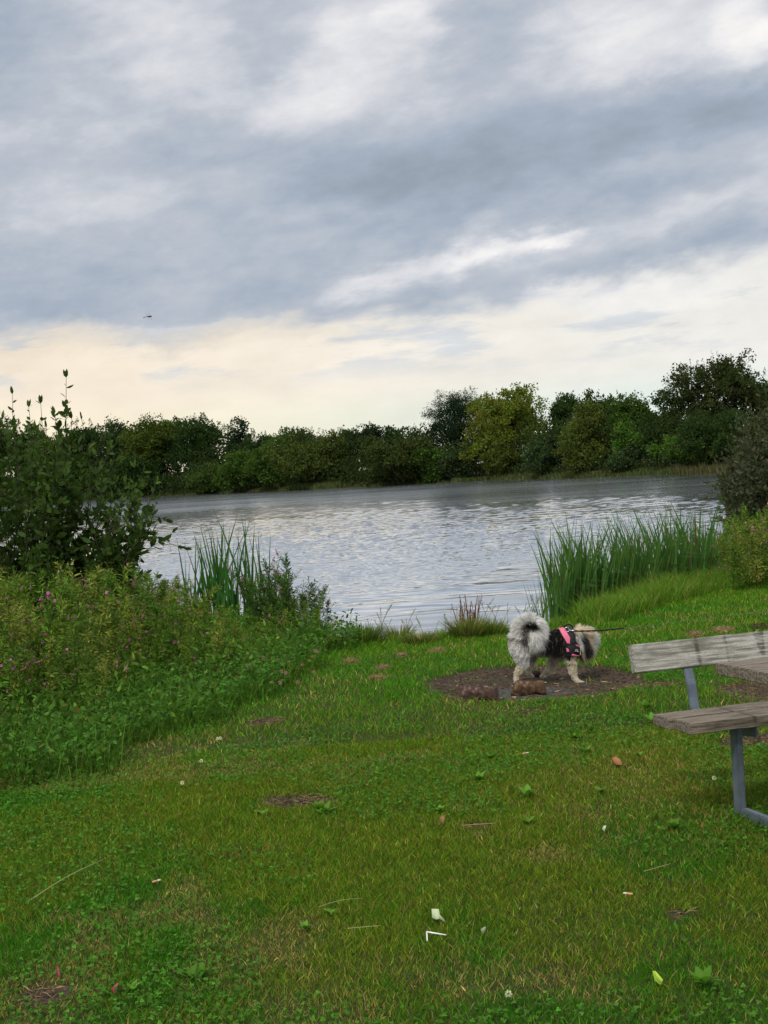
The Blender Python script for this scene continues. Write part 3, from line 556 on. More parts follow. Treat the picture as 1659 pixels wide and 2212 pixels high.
def lawn(name, n, y0, y1, w, hs, label):
    x, y = wedge(n, y0, y1, .8); k = rng.random(n) > bare(x, y)*.97; k &= ~((nearf(x)-y) < .35); k &= ~(polyin(x, y, THK) & (rng.random(n) < .8)); k &= rng.random(n) < .55+.9*fbm(x*4, y*4, 41, 3)
    x = x[k]; y = y[k]; n = len(x); c, dry = grass_pick(x, y)
    L = hs*rng.uniform(.5, 1.3, n)*(1-.35*dry)*(.65+.7*fbm(x*2.1, y*2.1, 42, 3)); az_ = rng.uniform(0, 2*PI, n); d = np.c_[np.cos(az_), np.sin(az_), np.zeros(n)]
    P = np.c_[x, y, gz(x, y)-.004]; D = unit(d*rng.uniform(0, .8, (n, 1))+[0, 0, 1.]); S = unit(np.cross(D, rvec(n))); m = MA(); blade(m, P, D, S, L, w*rng.uniform(.6, 1.3, n)*(y/ y0)**.55, d*(L*rng.uniform(.0, .6, n))[:, None], c)
    tag(m.build(name, M['grass']), label, kind='stuff')
lawn('lawn_grass', 420000, 3.9, 9.0, .0024, .033, 'short mown lawn grass in mixed green and straw blades in the foreground')
lawn('lawn_grass', 230000, 8.9, 18.3, .0042, .045, 'brighter green lawn grass between the fire patch and the water')
lawn('lawn_grass', 90000, 18.0, 31, .008, .07, 'grass bank running to the right behind the cattail stand')
# clover trefoils
def clover(n, y0, y1, thr, size, hgt, name, label, poly=None, c=(.065, .180, .020)):
    x, y = wedge(n, y0, y1, .8); k = bare(x, y) < .3; k &= (nearf(x)-y) > .4
    if poly is not None: k &= polyin(x, y, poly)
    else: k &= fbm(x*1.1+50, y*.8, 61, 4)+.16*rng.random(n) > thr
    x = x[k]; y = y[k]; n = len(x); m = MA(); h = hgt*rng.uniform(.4, 1.2, n); P = np.c_[x, y, gz(x, y)+h]
    N = unit(rng.normal(0, .38, (n, 3))+[0, -.15, 1]); A = unit(np.cross(N, rvec(n))); Bv = np.cross(N, A); cc = vary(c, n, .25, .08); s_ = size*rng.uniform(.7, 1.3, n)
    for j in range(3):
        a = j*2*PI/3; D = A*math.cos(a)+Bv*math.sin(a); leaf6(m, P, D, np.cross(N, D), s_, s_*.85, cc*rng.uniform(.9, 1.1, (n, 1)), .1)
    kk = np.arange(n)[::2]; blade(m, P[kk]-np.c_[np.zeros(len(kk)), np.zeros(len(kk)), h[kk]], np.repeat([[0, 0, 1.]], len(kk), 0), unit(np.cross([0, 0, 1.], rvec(len(kk)))), h[kk], .002, np.zeros((len(kk), 3)), cc[kk]*.8)
    tag(m.build(name, M['leaf']), label, kind='stuff')
clover(90000, 3.9, 13, .60, .0085, .030, 'clover', 'patches of low clover leaves spread through the lawn')
clover(34000, 8.0, 16.5, 0, .018, .19, 'clover', 'leafy clover and low herbs at the foot of the left thicket', THK2, (.055, .155, .022))
# longer arching grass around the thicket, the shore and the reeds
def long_grass(x, y, h, c, w=.004, lean=.6):
    n = len(x); m = MA(); az_ = rng.uniform(0, 2*PI, n); d = np.c_[np.cos(az_), np.sin(az_), np.zeros(n)]; L = h*rng.uniform(.5, 1.2, n)
    P = np.c_[x, y, gz(x, y)-.01]; D = unit(d*.25+[0, 0, 1.]); S = unit(np.cross(D, d)+rng.normal(0, .3, (n, 3))); blade(m, P, D, S, L*.9, w*rng.uniform(.7, 1.3, n), d*(L*rng.uniform(.1, lean, n))[:, None]-np.array([0, 0, .12])*L[:, None], c); return m
x, y = wedge(42000, 8.0, 17.5); k = polyin(x, y, THK2) & (gz(x, y) > -.5); x = x[k]; y = y[k]; hh = .16+.30*fbm(x*2, y*2, 91, 3)
tag(long_grass(x, y, hh, vary((.085, .175, .024), len(x), .38), .0045).build('tall_grass', M['grass']), 'long arching grass growing through the left thicket', kind='stuff')
n = 52000; x = rng.uniform(-1.0, 7.5, n); s1 = np.where(x > 1.7, .35+rng.random(n)**1.2*2.1, .75+rng.random(n)**1.5*.8); y = nearf(x)-s1; k = rng.random(n) < np.where(x > 1.9, 1., .50)*(.3+fbm(x*1.5, y*1.5, 66, 3)); x = x[k]; y = y[k]
hh = np.where(x > 1.9, .34, .15)*(.3+1.2*fbm(x*1.6+4, y*1.6, 67, 3)); c = np.where((rng.random(len(x)) < .22)[:, None], np.array((.24, .23, .07)), np.array((.10, .22, .022)))*np.exp(rng.normal(0, .28, (len(x), 1)))
tag(long_grass(x, y, hh, c, .006, .7).build('shore_grass', M['grass']), 'fringe of longer yellowish grass along the near waterline and reed foot', kind='stuff')
# broad low herb leaves under the thicket
x, y = wedge(20000, 8.2, 17); k = polyin(x, y, THK); x = x[k]; y = y[k]; n = len(x); m = MA(); P = np.c_[x, y, gz(x, y)+rng.random(n)*.34]; D = unit(rvec(n)+[0, -.1, .35]); leaf6(m, P, D, unit(np.cross(D, rvec(n))), rng.uniform(.03, .075, n), rng.uniform(.012, .024, n), vary((.09, .19, .022), n, .32))
tag(m.build('low_herbs', M['leaf']), 'low leafy herbs filling the foot of the left thicket', kind='stuff')
x, y = wedge(60000, 7.6, 16.5); k = polyin(x, y, THK2) & (gz(x, y) > -.3); x = x[k]; y = y[k]; n = len(x); m = MA(); P = np.c_[x, y, gz(x, y)+rng.random(n)**1.3*(.10+.30*fbm(x*2.3+8, y*1.6, 93, 3))]; D = unit(rvec(n)+[0, -.1, .45]); L = rng.uniform(.025, .06, n); leaf6(m, P, D, unit(np.cross(D, rvec(n))), L, L*rng.uniform(.3, .55, n), vary((.070, .150, .024), n, .36)*np.where((rng.random(n) < .06)[:, None], np.array((2.2, 1.1, 1.5)), 1.))
tag(m.build('low_herbs', M['leaf']), 'tangle of small leaved herbs along the outer edge of the left thicket', kind='stuff')
# tussocks
def tussock(P, r, h, n, c, label, dead=0., name='grass_tussock'):
    root = empty(name, P); tag(root, label, 'grass tuft', 'grass tussocks'); m = MA(); a = rng.uniform(0, 2*PI, n); q = rng.random(n)**.7*r*.55; b = np.c_[np.cos(a)*q, np.sin(a)*q, np.full(n, -.03)]
    d = np.c_[np.cos(a), np.sin(a), np.zeros(n)]; L = h*rng.uniform(.5, 1.1, n); cc = np.where((rng.random(n) < dead)[:, None], np.array((.20, .16, .07)), np.array(c))*np.exp(rng.normal(0, .25, (n, 1)))
    L = L*1.12; cc = cc*1.7
    blade(m, b, unit(d*rng.uniform(.1, .6, (n, 1))+[0, 0, 1.]), unit(np.cross([0, 0, 1.], d)+rng.normal(0, .2, (n, 3))), L, .006, d*(L*rng.uniform(.05, .5, n))[:, None]-np.array([0, 0, .12])*L[:, None], cc); m.build('grass_blades', M['grass'], root); return root
for (px, py, r, h, n, c, dd, lb) in [(790, 1378, .20, .24, 900, (.055, .10, .02), .15, 'rounded green grass tussock on the bank edge right of the small willowherb tuft'),
      (860, 1368, .16, .24, 600, (.07, .10, .025), .3, 'small pointed grass tussock at the centre of the bank edge'), (905, 1380, .26, .14, 800, (.045, .075, .02), .35, 'flat dark grass tussock at the centre of the bank edge'),
      (1005, 1368, .24, .26, 900, (.06, .10, .02), .3, 'grass tussock with brown dead stalks left of the dog'), (1050, 1362, .22, .20, 700, (.065, .11, .02), .3, 'low grass tussock just left of the dog on the bank edge'),
      (735, 1388, .16, .20, 450, (.06, .09, .025), .5, 'dry grass tuft at the foot of the small willowherb tuft'), (1170, 1805, .34, .045, 1500, (.045, .09, .02), .25, 'flattened wide grass tussock in the lawn in front of the table')]:
    P = atz(px, py, -.05 if py < 1400 else 0.); P[1] -= .62 if py < 1400 else 0.; P[2] = gz(P[0], P[1]); tussock(P, r, h, n, c, lb, dd)
P = aty(1012, 1350, 14.7); P[2] = gz(P[0], 14.7); r = empty('dry_weed', P); tag(r, 'reddish brown dead weed stalks standing left of the dog against the water', 'weed'); m = MA()
for k in range(26):
    a = rng.normal(0, .16, 2); h = rng.uniform(.2, .42); pts = np.c_[np.linspace(0, a[0]*h, 4)+rng.normal(0, .05), np.linspace(0, a[1]*h, 4)+rng.normal(0, .04), np.linspace(0, h, 4)]; tube(m, pts, [.003, .003, .004, .002], 4, (.20, .10, .05))
    n = 22; q = pts[-1]-np.array([0, 0, 1])*rng.random((n, 1))*.22+rng.normal(0, .008, (n, 3)); D = unit(rvec(n)+[0, 0, .8]); leaf4(m, q, D, unit(np.cross(D, rvec(n))), .014, .007, vary((.22, .11, .055), n))
m.build('stalks', M['grass'], r)
# thin tall grass stalks on the bank edge and lawn
stl = []
def stalk_template(seed, h):
    rs = np.random.default_rng(seed); root = empty('grass_stalk'); m = MA(); t = np.linspace(0, 1, 6); a = rs.uniform(0, 6.28); pts = np.c_[math.cos(a)*.35*h*t**2, math.sin(a)*.35*h*t**2, h*t-.1*h*t**2]
    tube(m, pts, np.linspace(.0016, .0010, 6), 4, (.32, .28, .13), False); m.build('stem', M['grass'], root); m = MA(); n = 16; f = rs.uniform(.72, 1, n)*5; i = np.minimum(f.astype(int), 4); P = pts[i]+(pts[i+1]-pts[i])*(f-i)[:, None]; D = unit(rs.normal(size=(n, 3))*.5+[0, 0, 1]); leaf4(m, P, D, unit(np.cross(D, rs.normal(size=(n, 3)))), .010, .0025, (.30, .26, .13)); m.build('seed_head', M['grass'], root); return root
ST = [stalk_template(500+k, .2) for k in range(4)]; su = set()
for k in range(46):
    x = rng.uniform(.1, 1.5) if k < 40 else rng.uniform(-.6, .1); y = rng.uniform(5., 8.6); s_ = rng.uniform(.35, .8)
    place(ST, su, (x, y, gz(x, y)), rng.uniform(0, 6.28), s_, 'thin straw coloured grass stalk standing up from the short lawn', 'grass stalk', 'single stalks in the lawn')
for k in range(44):
    x = rng.uniform(-.6, 1.5); y = nearf(x)-rng.uniform(.8, 1.4); place(ST, su, (x, y, gz(x, y)), rng.uniform(0, 6.28), rng.uniform(1.0, 2.1), 'thin pale grass stalk on the bank edge against the water', 'grass stalk', 'single stalks on the bank edge')
# weeds (dock rosettes)
def rosette(seed, n=9, L=.07):
    rs = np.random.default_rng(seed); root = empty('broadleaf_weed'); m = MA(); a = np.arange(n)*2.4; el_ = rs.uniform(.3, 1.0, n); D = unit(np.c_[np.cos(a), np.sin(a), el_]); S = unit(np.cross([0, 0, 1.], D)); LL_ = L*rs.uniform(.6, 1.2, n)
    leaf6(m, np.zeros((n, 3)), D, S, LL_, LL_*.42, np.array((.12, .27, .035))*np.exp(rs.normal(0, .2, (n, 1))), .12); m.build('leaves', M['leaf'], root); return root
RO = [rosette(600+k) for k in range(3)]; ru = set()
for (px, py, s_) in [(1242, 1598, 1.1), (1266, 1628, .8), (1280, 1580, .7), (1397, 1534, 1.1), (1412, 1566, 1.1), (1141, 1730, 1.), (1034, 1693, .8), (1060, 1645, .7), (413, 2125, .75), (437, 2118, .6), (284, 2155, .6), (1456, 1798, .8), (700, 1765, 1.), (565, 1770, .8), (690, 1755, .8), (1520, 2145, 1.), (1380, 1640, .6), (715, 1990, .6), (1140, 1790, .7), (660, 2020, .5), (1300, 1720, .7), (950, 1760, .7)]:
    P = atz(px, py); P[2] = gz(P[0], P[1])+.012; place(RO, ru, P, rng.uniform(0, 6), s_, 'bright green broad leaved weed rosette growing in the lawn', 'weed', 'weed rosettes in the lawn')
# butterbur-like big leaf at left edge
P = atz(-5, 1560); P[2] = gz(P[0], P[1]); r = empty('dock_plant', P); tag(r, 'large leaved dock plant at the left edge of the thicket', 'plant'); m = MA(); n = 7; a = rng.uniform(0, 6.28, n); D = unit(np.c_[np.cos(a), np.sin(a), rng.uniform(.2, .8, n)]); leaf6(m, np.c_[np.zeros((n, 2)), rng.uniform(.1, .3, n)], D, unit(np.cross([0, 0, 1.], D)), .34, .22, vary((.05, .13, .02), n, .15), .2); m.build('leaves', M['leaf'], r)
m = MA()
for k in range(5): tube(m, [(0, 0, -.02), (.01*k, .01, .3)], [.006, .004], 5, (.08, .10, .03))
m.build('stem', M['leaf'], r)
# yellowed dead leaves hanging on herbs
# clover flower heads
def head(c):
    root = empty('clover_flower'); m = MA(); n = 60; d = rvec(n); leaf4(m, d*.004+[0, 0, .05], d, unit(np.cross(d, rvec(n))), .009, .004, vary(c, n, .12)); m.build('flower_head', M['petal'], root); m = MA(); tube(m, [(0, 0, -.01), (.003, 0, .05)], .0013, 4, (.06, .11, .03)); m.build('stem', M['leaf'], root); return root
hw = head((.75, .75, .62)); fst = True
for (px, py) in [(858/1.8228, 2922/1.8228), (868/1.8228, 2920/1.8228), (793/1.8228, 3013/1.8228), (719/1.8228, 3095/1.8228), (1543, 1690), (1100, 2170)]:
    P = atz(px, py, .03); P[2] = gz(P[0], P[1])
    if fst: hw.location = P; o = hw; fst = False
    else: o = dup(hw, P, rng.uniform(0, 6))
    tag(o, 'white clover flower head standing in the lawn', 'flower', 'white clover flowers in the lawn')
hp = head((.55, .30, .32)); fst = True
for k in range(16):
    P = atz(rng.uniform(530, 690), rng.uniform(1405, 1490), .15); P[2] = gz(P[0], P[1])+.12
    if fst: hp.location = P; o = hp; fst = False
    else: o = dup(hp, P, rng.uniform(0, 6), 1.25)
    tag(o, 'dusty pink clover flower head at the right end of the left thicket', 'flower', 'pink clover flowers by the thicket')
# ------------------------------------------------------------------ picnic table
def woodmat(name, dark, light, green=.0):
    m, g = mat_new(name); out = g.n('ShaderNodeOutputMaterial'); p = g.n('ShaderNodeBsdfPrincipled'); tc = g.n('ShaderNodeTexCoord')
    mp = g.n('ShaderNodeMapping'); g.l(tc.outputs['Object'], mp.inputs[0]); mp.inputs['Scale'].default_value = (1.2, 26, 26)
    wz = g.n('ShaderNodeMapping'); g.l(tc.outputs['Object'], wz.inputs[0]); wz.inputs['Scale'].default_value = (3, 9, 9)
    a = g.noise(mp.outputs[0], 3.2, 6, .7).outputs[0]; b = g.noise(wz.outputs[0], 1.3, 4, .6).outputs[0]; c = g.noise(tc.outputs['Object'], 95, 3, .6).outputs[0]
    base = g.ramp(a, [(.30, tuple(v*.45 for v in dark)), (.42, dark), (.60, light), (.8, tuple(min(1, v*1.15) for v in light))])
    base = g.mix(g.smooth(b, .52, .72), base, (dark[0]*.75, dark[1]*.75, dark[2]*.7, 1)); base = g.mix(g.m('MULTIPLY', g.smooth(c, .45, .75), .5), base, (dark[0]*.8, dark[1]*.9, dark[2]*.7, 1))
    # drip stains running across the board
    sp = g.n('ShaderNodeSeparateXYZ'); g.l(tc.outputs['Object'], sp.inputs[0]); cx = g.n('ShaderNodeCombineXYZ'); g.l(g.m('MULTIPLY', sp.outputs[0], 1.), cx.inputs[0]); g.l(g.m('MULTIPLY', g.m('ADD', sp.outputs[2], sp.outputs[1]), .25), cx.inputs[1])
    st = g.m('MULTIPLY', g.smooth(g.noise(cx.outputs[0], 7, 2, .5).outputs[0], .56, .62), g.smooth(a, .66, .46)); base = g.mix(g.m('MULTIPLY', st, .8), base, (.05, .048, .042, 1))
    g.l(base, p.inputs['Base Color']); p.inputs['Roughness'].default_value = .85; p.inputs['Specular IOR Level'].default_value = .2
    bp = g.n('ShaderNodeBump'); bp.inputs['Strength'].default_value = .7; bp.inputs['Distance'].default_value = .004; g.l(a, bp.inputs['Height']); g.l(bp.outputs[0], p.inputs['Normal']); g.l(p.outputs[0], out.inputs[0]); return m
M['wood'] = woodmat('weathered_wood', (.125, .10, .075), (.285, .245, .20)); M['wood_pale'] = woodmat('weathered_pale_wood', (.22, .21, .18), (.49, .48, .44))
M['zinc'] = simple('galvanised_steel', .5, .5, .35, 14, .28, .25, 60, (.15, .185, .225))
TA = atz(1409, 1543, .46); ta = math.radians(17.13)
table = empty('picnic_table', (TA[0], TA[1], 0), ta); tag(table, 'weathered wooden picnic table with attached backed bench on a galvanised steel frame', 'picnic table')
# local frame: x along the boards, y = -perp (towards the lake +), so perp p -> y=-p
def box(name, x0, x1, p0, p1, z0, z1, mat, parent=table, rot=None, bev=.004, jag=0.):
    bm = bmesh.new(); cx, cy, cz = (x0+x1)/2, -(p0+p1)/2, (z0+z1)/2; bmesh.ops.create_cube(bm, size=1); nseg = max(1, int((x1-x0)/.06))
    for v in bm.verts: v.co = Vector((v.co.x*(x1-x0), v.co.y*(p1-p0), v.co.z*(z1-z0)))
    if nseg > 3:
        ed = [e for e in bm.edges if abs(e.verts[0].co.x-e.verts[1].co.x) > .01]; bmesh.ops.subdivide_edges(bm, edges=ed, cuts=nseg)
        for v in bm.verts:
            v.co.y += .0022*math.sin(v.co.x*31+cy*9)*(1 if v.co.y > 0 else -1); v.co.z += random.uniform(-.0008, .0008)
    bmesh.ops.bevel(bm, geom=[e for e in bm.edges if e.is_manifold and e.calc_face_angle(0) > .5], offset=bev, segments=2, affect='EDGES')
    me = bpy.data.meshes.new(name); bm.to_mesh(me); bm.free(); me.materials.append(mat); o = bpy.data.objects.new(name, me); col.objects.link(o); o.parent = parent; o.location = (cx, cy, cz)
    if rot: o.rotation_euler = rot
    return o
box('seat_plank', 0, 2.0, .0, .156, .412, .46, M['wood']); box('seat_plank', .018, 2.0, .167, .323, .411, .459, M['wood'])
for k in range(5): box('table_plank', .025+.006*(k % 2), 2.0, .55+k*.153, .55+k*.153+.143, .702, .75, M['wood'])
box('seat_plank', 0, 2.0, 1.54, 1.696, .412, .46, M['wood']); box('seat_plank', .01, 2.0, 1.707, 1.863, .412, .46, M['wood'])
bk = box('backrest_plank', -.02, 2.0, .0, .045, -.066, .066, M['wood_pale'], rot=(math.radians(-14), 0, 0)); bk.location = (.99, .137, .698)
def bar(name, pts, wx, th, mat, parent=table):          # flat bar swept in the perp/z plane; wx along boards
    bm = bmesh.new(); P = [Vector(p) for p in pts]; prev = None
    for i, p in enumerate(P):
        t = (P[min(i+1, len(P)-1)]-P[max(i-1, 0)]).normalized(); n = Vector((0, t.z, -t.y)); vs = [bm.verts.new(p+Vector((sx*wx/2, 0, 0))+n*sn*th/2) for sx, sn in ((-1, -1), (1, -1), (1, 1), (-1, 1))]
        if prev:
            for j in range(4): bm.faces.new((prev[j], prev[(j+1) % 4], vs[(j+1) % 4], vs[j]))
        else: bm.faces.new(vs[::-1])
        prev = vs
    bm.faces.new(prev); bmesh.ops.recalc_face_normals(bm, faces=bm.faces); bmesh.ops.bevel(bm, geom=[e for e in bm.edges if e.calc_face_angle(0) > .5], offset=.003, segments=2, affect='EDGES')
    me = bpy.data.meshes.new(name); bm.to_mesh(me); bm.free(); me.materials.append(mat); o = bpy.data.objects.new(name, me); col.objects.link(o); o.parent = parent; return o
for xx in (.283, 1.717):
    box('leg', xx-.0175, xx+.0175, .214, .27, -.02, .409, M['zinc'], bev=.006); box('leg', xx-.0175, xx+.0175, 1.60, 1.656, -.02, .409, M['zinc'], bev=.006)
    box('base_beam', xx-.0175, xx+.0175, .272, 1.598, .0, .05, M['zinc'], bev=.005)
    box('table_post', xx-.0175, xx+.0175, .75, .81, .062, .66, M['zinc']); box('table_post', xx-.0175, xx+.0175, 1.07, 1.13, .062, .66, M['zinc']); box('table_beam', xx-.0175, xx+.0175, .60, 1.28, .662, .70, M['zinc'])
    bar('bracket', [(xx+.07, -.30, .385), (xx+.07, -.12, .372), (xx+.07, -.03, .405)], .012, .05, M['zinc'])
for xx in (.250, 1.66):
    bar('backrest_support', [(xx, -.05, .404), (xx, .02, .412), (xx, .058, .445), (xx, .072, .50), (xx, .082, .56), (xx, .105, .62), (xx, .140, .69), (xx, .166, .745)], .046, .012, M['zinc'])
# ------------------------------------------------------------------ dog
KD = .2315*11.0/F; cr, sr = math.cos(roll), math.sin(roll)
DROOT = atz(1181, 1468); DROOT[2] = float(gz(DROOT[0], DROOT[1]))
def dl(cx, cy, dy=0.):
    Xc = (cx-600)*KD; Zc = (890-cy)*KD; return np.array([Xc*cr+Zc*sr, dy, -Xc*sr+Zc*cr])
def inv(P):
    x = P[..., 0]; z = P[..., 2]; Xc = x*cr-z*sr; Zc = x*sr+z*cr; return Xc/KD+600, 890-Zc/KD
dog = empty('dog', DROOT); tag(dog, 'fluffy white, grey and black spitz dog with a curled tail standing on the fire patch', 'dog')
CH = [ # capsules: (cx, cy, dy, r) chains
 [(345, 500, 0, 100), (450, 500, 0, 112), (560, 505, 0, 108), (700, 495, 0, 112), (820, 490, 0, 116)],
 [(820, 480, 0, 112), (900, 470, .03, 105), (965, 470, .08, 92), (990, 475, .15, 70)], [(900, 540, 0, 90), (965, 560, .05, 60)],
 [(985, 470, .15, 62), (1000, 480, .20, 55)], [(1000, 490, .20, 40), (1010, 530, .27, 28), (1012, 560, .31, 20)],
 [(1010, 400, .16, 22), (1016, 372, .165, 16), (1020, 350, .165, 6)], [(940, 395, .20, 22), (945, 368, .21, 16), (948, 348, .215, 6)],
 [(340, 540, -.05, 88), (350, 620, -.06, 72), (372, 690, -.06, 48), (330, 755, -.055, 32), (305, 800, -.05, 24), (300, 860, -.05, 21), (303, 885, -.055, 23), (325, 893, -.075, 16)],
 [(400, 560, .06, 80), (440, 650, .08, 55), (462, 710, .09, 36), (432, 765, .10, 24), (440, 815, .11, 19), (455, 842, .12, 20), (485, 848, .12, 14)],
 [(820, 560, -.045, 70), (828, 640, -.05, 50), (832, 710, -.05, 40), (838, 780, -.05, 31), (862, 835, -.05, 25), (885, 868, -.055, 24), (925, 876, -.06, 20), (948, 880, -.06, 12)],
 [(740, 580, .05, 65), (690, 660, .07, 44), (655, 720, .09, 37), (628, 780, .10, 27), (602, 822, .11, 22), (582, 846, .12, 21), (560, 850, .12, 13)],
 [(430, 440, .015, 62), (440, 395, .01, 50), (440, 350, .0, 34)],
 [(350, 470, 0, 60), (345, 400, -.02, 36), (345, 330, -.03, 32), (390, 290, -.04, 32), (450, 285, -.05, 32), (505, 320, -.06, 30), (520, 390, -.08, 26), (500, 450, -.10, 16)],
 [(480, 300, -.07, 30), (475, 380, -.10, 28), (468, 450, -.12, 22), (460, 510, -.125, 12)],
]
bm = bmesh.new()
for ch in CH:
    for a, b in zip(ch[:-1], ch[1:]):
        pa, pb = dl(*a[:3]), dl(*b[:3]); ra, rb = a[3]*KD, b[3]*KD; n = max(2, int(np.linalg.norm(pb-pa)/(.35*min(ra, rb)))+1)
        for t in np.linspace(0, 1, n): bmesh.ops.create_icosphere(bm, subdivisions=2, radius=ra+(rb-ra)*t, matrix=Matrix.Translation(Vector(pa+(pb-pa)*t)))
me = bpy.data.meshes.new('raw'); bm.to_mesh(me); bm.free(); tmp = bpy.data.objects.new('raw', me); col.objects.link(tmp)
r_ = tmp.modifiers.new('r', 'REMESH'); r_.mode = 'VOXEL'; r_.voxel_size = .007; s_ = tmp.modifiers.new('s', 'SMOOTH'); s_.factor = .6; s_.iterations = 5
dg = bpy.context.evaluated_depsgraph_get(); bme = bpy.data.meshes.new_from_object(tmp.evaluated_get(dg)); bpy.data.objects.remove(tmp); bme.name = 'body'
nv = len(bme.vertices); BV = np.empty(nv*3); bme.vertices.foreach_get('co', BV); BV = BV.reshape(-1, 3)
WH = np.array((.95, .94, .91)); CRM = np.array((.88, .80, .66)); GY = np.array((.30, .28, .26)); BK = np.array((.030, .028, .028)); TAN = np.array((.62, .55, .43))
def ell(u, v, cx, cy, rx, ry, a=0., soft=.35):
    c_, s_ = math.cos(math.radians(a)), math.sin(math.radians(a)); du, dv = u-cx, v-cy; p = (du*c_+dv*s_)/rx; q = (-du*s_+dv*c_)/ry; return sstep(1+soft, 1-soft, np.hypot(p, q))
def dogcol(P):
    u, v = inv(P); y = P[:, 1]; nz = (fbm(u*.03+10, v*.012+y*30, 81, 3)-.5); u = u+nz*45; v = v+(fbm(u*.04, v*.02+y*20+7, 82, 3)-.5)*60
    c = np.repeat(CRM[None], len(u), 0)
    def put(m, k): nonlocal c; c = c*(1-m[:, None])+k*m[:, None]
    put(sstep(620, 540, v), GY*1.5); put(sstep(560, 700, v)*sstep(760, 700, v)*.6*(u > 480)*(u < 800), np.array((.60, .55, .47)))
    put(ell(u, v, 640, 480, 175, 130, 12), BK); put(ell(u, v, 620, 400, 120, 80, 25), BK*1.2); put(ell(u, v, 700, 590, 110, 50, 10)*.6, BK*2)
    st_ = sstep(.58, .80, fbm(P[:, 0]*95, P[:, 2]*22+P[:, 1]*40, 84, 3)); put(st_*.75*((u > 470) & (u < 820) & (v > 380) & (v < 640)), np.array((.40, .34, .28)))
    put(sstep(500, 440, u)*sstep(440, 560, v), WH*.95); put(ell(u, v, 400, 500, 62, 62, 30)*.85, BK*2.2); put(ell(u, v, 480, 640, 38, 55, 20)*.6, GY*.6)
    put(ell(u, v, 320, 640, 110, 130)*.9, WH)
    put(sstep(830, 870, u), TAN*1.15); put(ell(u, v, 905, 470, 38, 75, 0), WH*.9); put(ell(u, v, 960, 530, 36, 115, -16), BK*2.2); put(ell(u, v, 900, 640, 35, 60)*.7, BK*3); put(ell(u, v, 800, 370, 65, 38)*.8, BK*2); put(ell(u, v, 1060, 520, 50, 100), WH*.88); put(ell(u, v, 920, 375, 100, 32)*.8, TAN*1.3)
    put(sstep(690, 740, v), CRM*1.05); put(sstep(840, 870, v), WH)
    h = (u > 970)*(y > .14); put(h*.8, TAN); put(h*sstep(375, 350, v), BK*1.5)
    return c
def tailmask(P):
    u, v = inv(P); cen = np.array([[c[0], c[1]] for c in CH[-2][1:]+CH[-1]]); d = np.min(np.hypot(u[:, None]-cen[None, :, 0], v[:, None]-cen[None, :, 1]), 1); return ((d < 60) & (v < 520) & (u < 570) & (P[:, 1] < .035+.0*u))
def tailcol(P):
    u, v = inv(P); r = np.hypot(u-430, v-400); c = np.repeat(WH[None]*1.0, len(u), 0); m = (sstep(95, 55, r)*sstep(440, 400, u))[:, None]; c = c*(1-m*.8)+np.array((.13, .105, .09))*m*.8; m = (sstep(42, 18, np.hypot((u-452)/1.4, v-350)))[:, None]; c = c*(1-m)+BK*m; return c
bc = dogcol(BV); tm = tailmask(BV); bc[tm] = tailcol(BV[tm]); a = bme.color_attributes.new('Col', 'FLOAT_COLOR', 'POINT'); a.data.foreach_set('color', np.c_[bc, np.ones(nv)].ravel())
bme.polygons.foreach_set('use_smooth', np.ones(len(bme.polygons), bool)); bme.materials.clear(); bme.materials.append(M['fur']); body = bpy.data.objects.new('body', bme); col.objects.link(body); body.parent = dog
bvh = BVHTree.FromPolygons([Vector(v) for v in BV], [tuple(p.vertices) for p in bme.polygons])
# coat
nf = 90000; ar = np.empty(len(bme.polygons)); bme.polygons.foreach_get('area', ar); pk = rng.choice(len(ar), nf, p=ar/ar.sum()); ctr = np.empty(len(ar)*3); bme.polygons.foreach_get('center', ctr); ctr = ctr.reshape(-1, 3)[pk]; nm_ = np.empty(len(ar)*3); bme.polygons.foreach_get('normal', nm_); N = nm_.reshape(-1, 3)[pk]
P = ctr+rng.normal(0, .002, ctr.shape); u, v = inv(P); y = P[:, 1]; tl = tailmask(P)
Lp = np.full(nf, 42.); Lp = np.where(v < 420, 34, Lp); Lp = np.where((u < 330) & (v > 420) & (v < 700), 36, Lp); Lp = np.where((v > 600) & (u <= 450), 22, Lp); Lp = np.where((v > 590) & (u > 450) & (u < 800), 40, Lp); Lp = np.where((u > 880) & (v < 650), 62+rng.normal(0, 14, nf), Lp); Lp = np.where(v > 670, 20, Lp); Lp = np.where(v > 790, 14, Lp); Lp = np.where(v > 850, 7, Lp)
Lp = np.where((u > 560) & (u < 700) & (v > 680) & (v < 800), 26, Lp); Lp = np.where((u > 960) & (y > .18), 22, Lp); Lp = np.where((v < 385) & (u > 930) & (y > .13), 7, Lp); Lp = np.where(tl, 82, Lp)
lane = np.interp(v, [350, 450, 560, 640], [755, 800, 835, 850]); harn = (np.abs(u-lane) < 75) & (v < 660) & ~tl; Lp = np.where(harn, 12, Lp)
flow = np.repeat(np.array([[-.55, 0, -.75]]), nf, 0); flow[u > 880] = (.15, -.1, -.75); flow[(u > 980)] = (.75, .1, -.25); flow[v > 700] = (-.1, 0, -1); flow[(u < 330) & (v > 450)] = (-.45, 0, -.8)
tf = np.stack([(u-430), np.zeros(nf), -(v-400)*1.], -1); tf = unit(tf); tang = np.stack([-tf[:, 2], 0*u, tf[:, 0]], -1)*-1.; flow = np.where(tl[:, None], tf*1.1+np.array([0, 0, -.15])+np.where((u > 470)[:, None], np.array([.0, -.2, -1.0]), 0), flow)
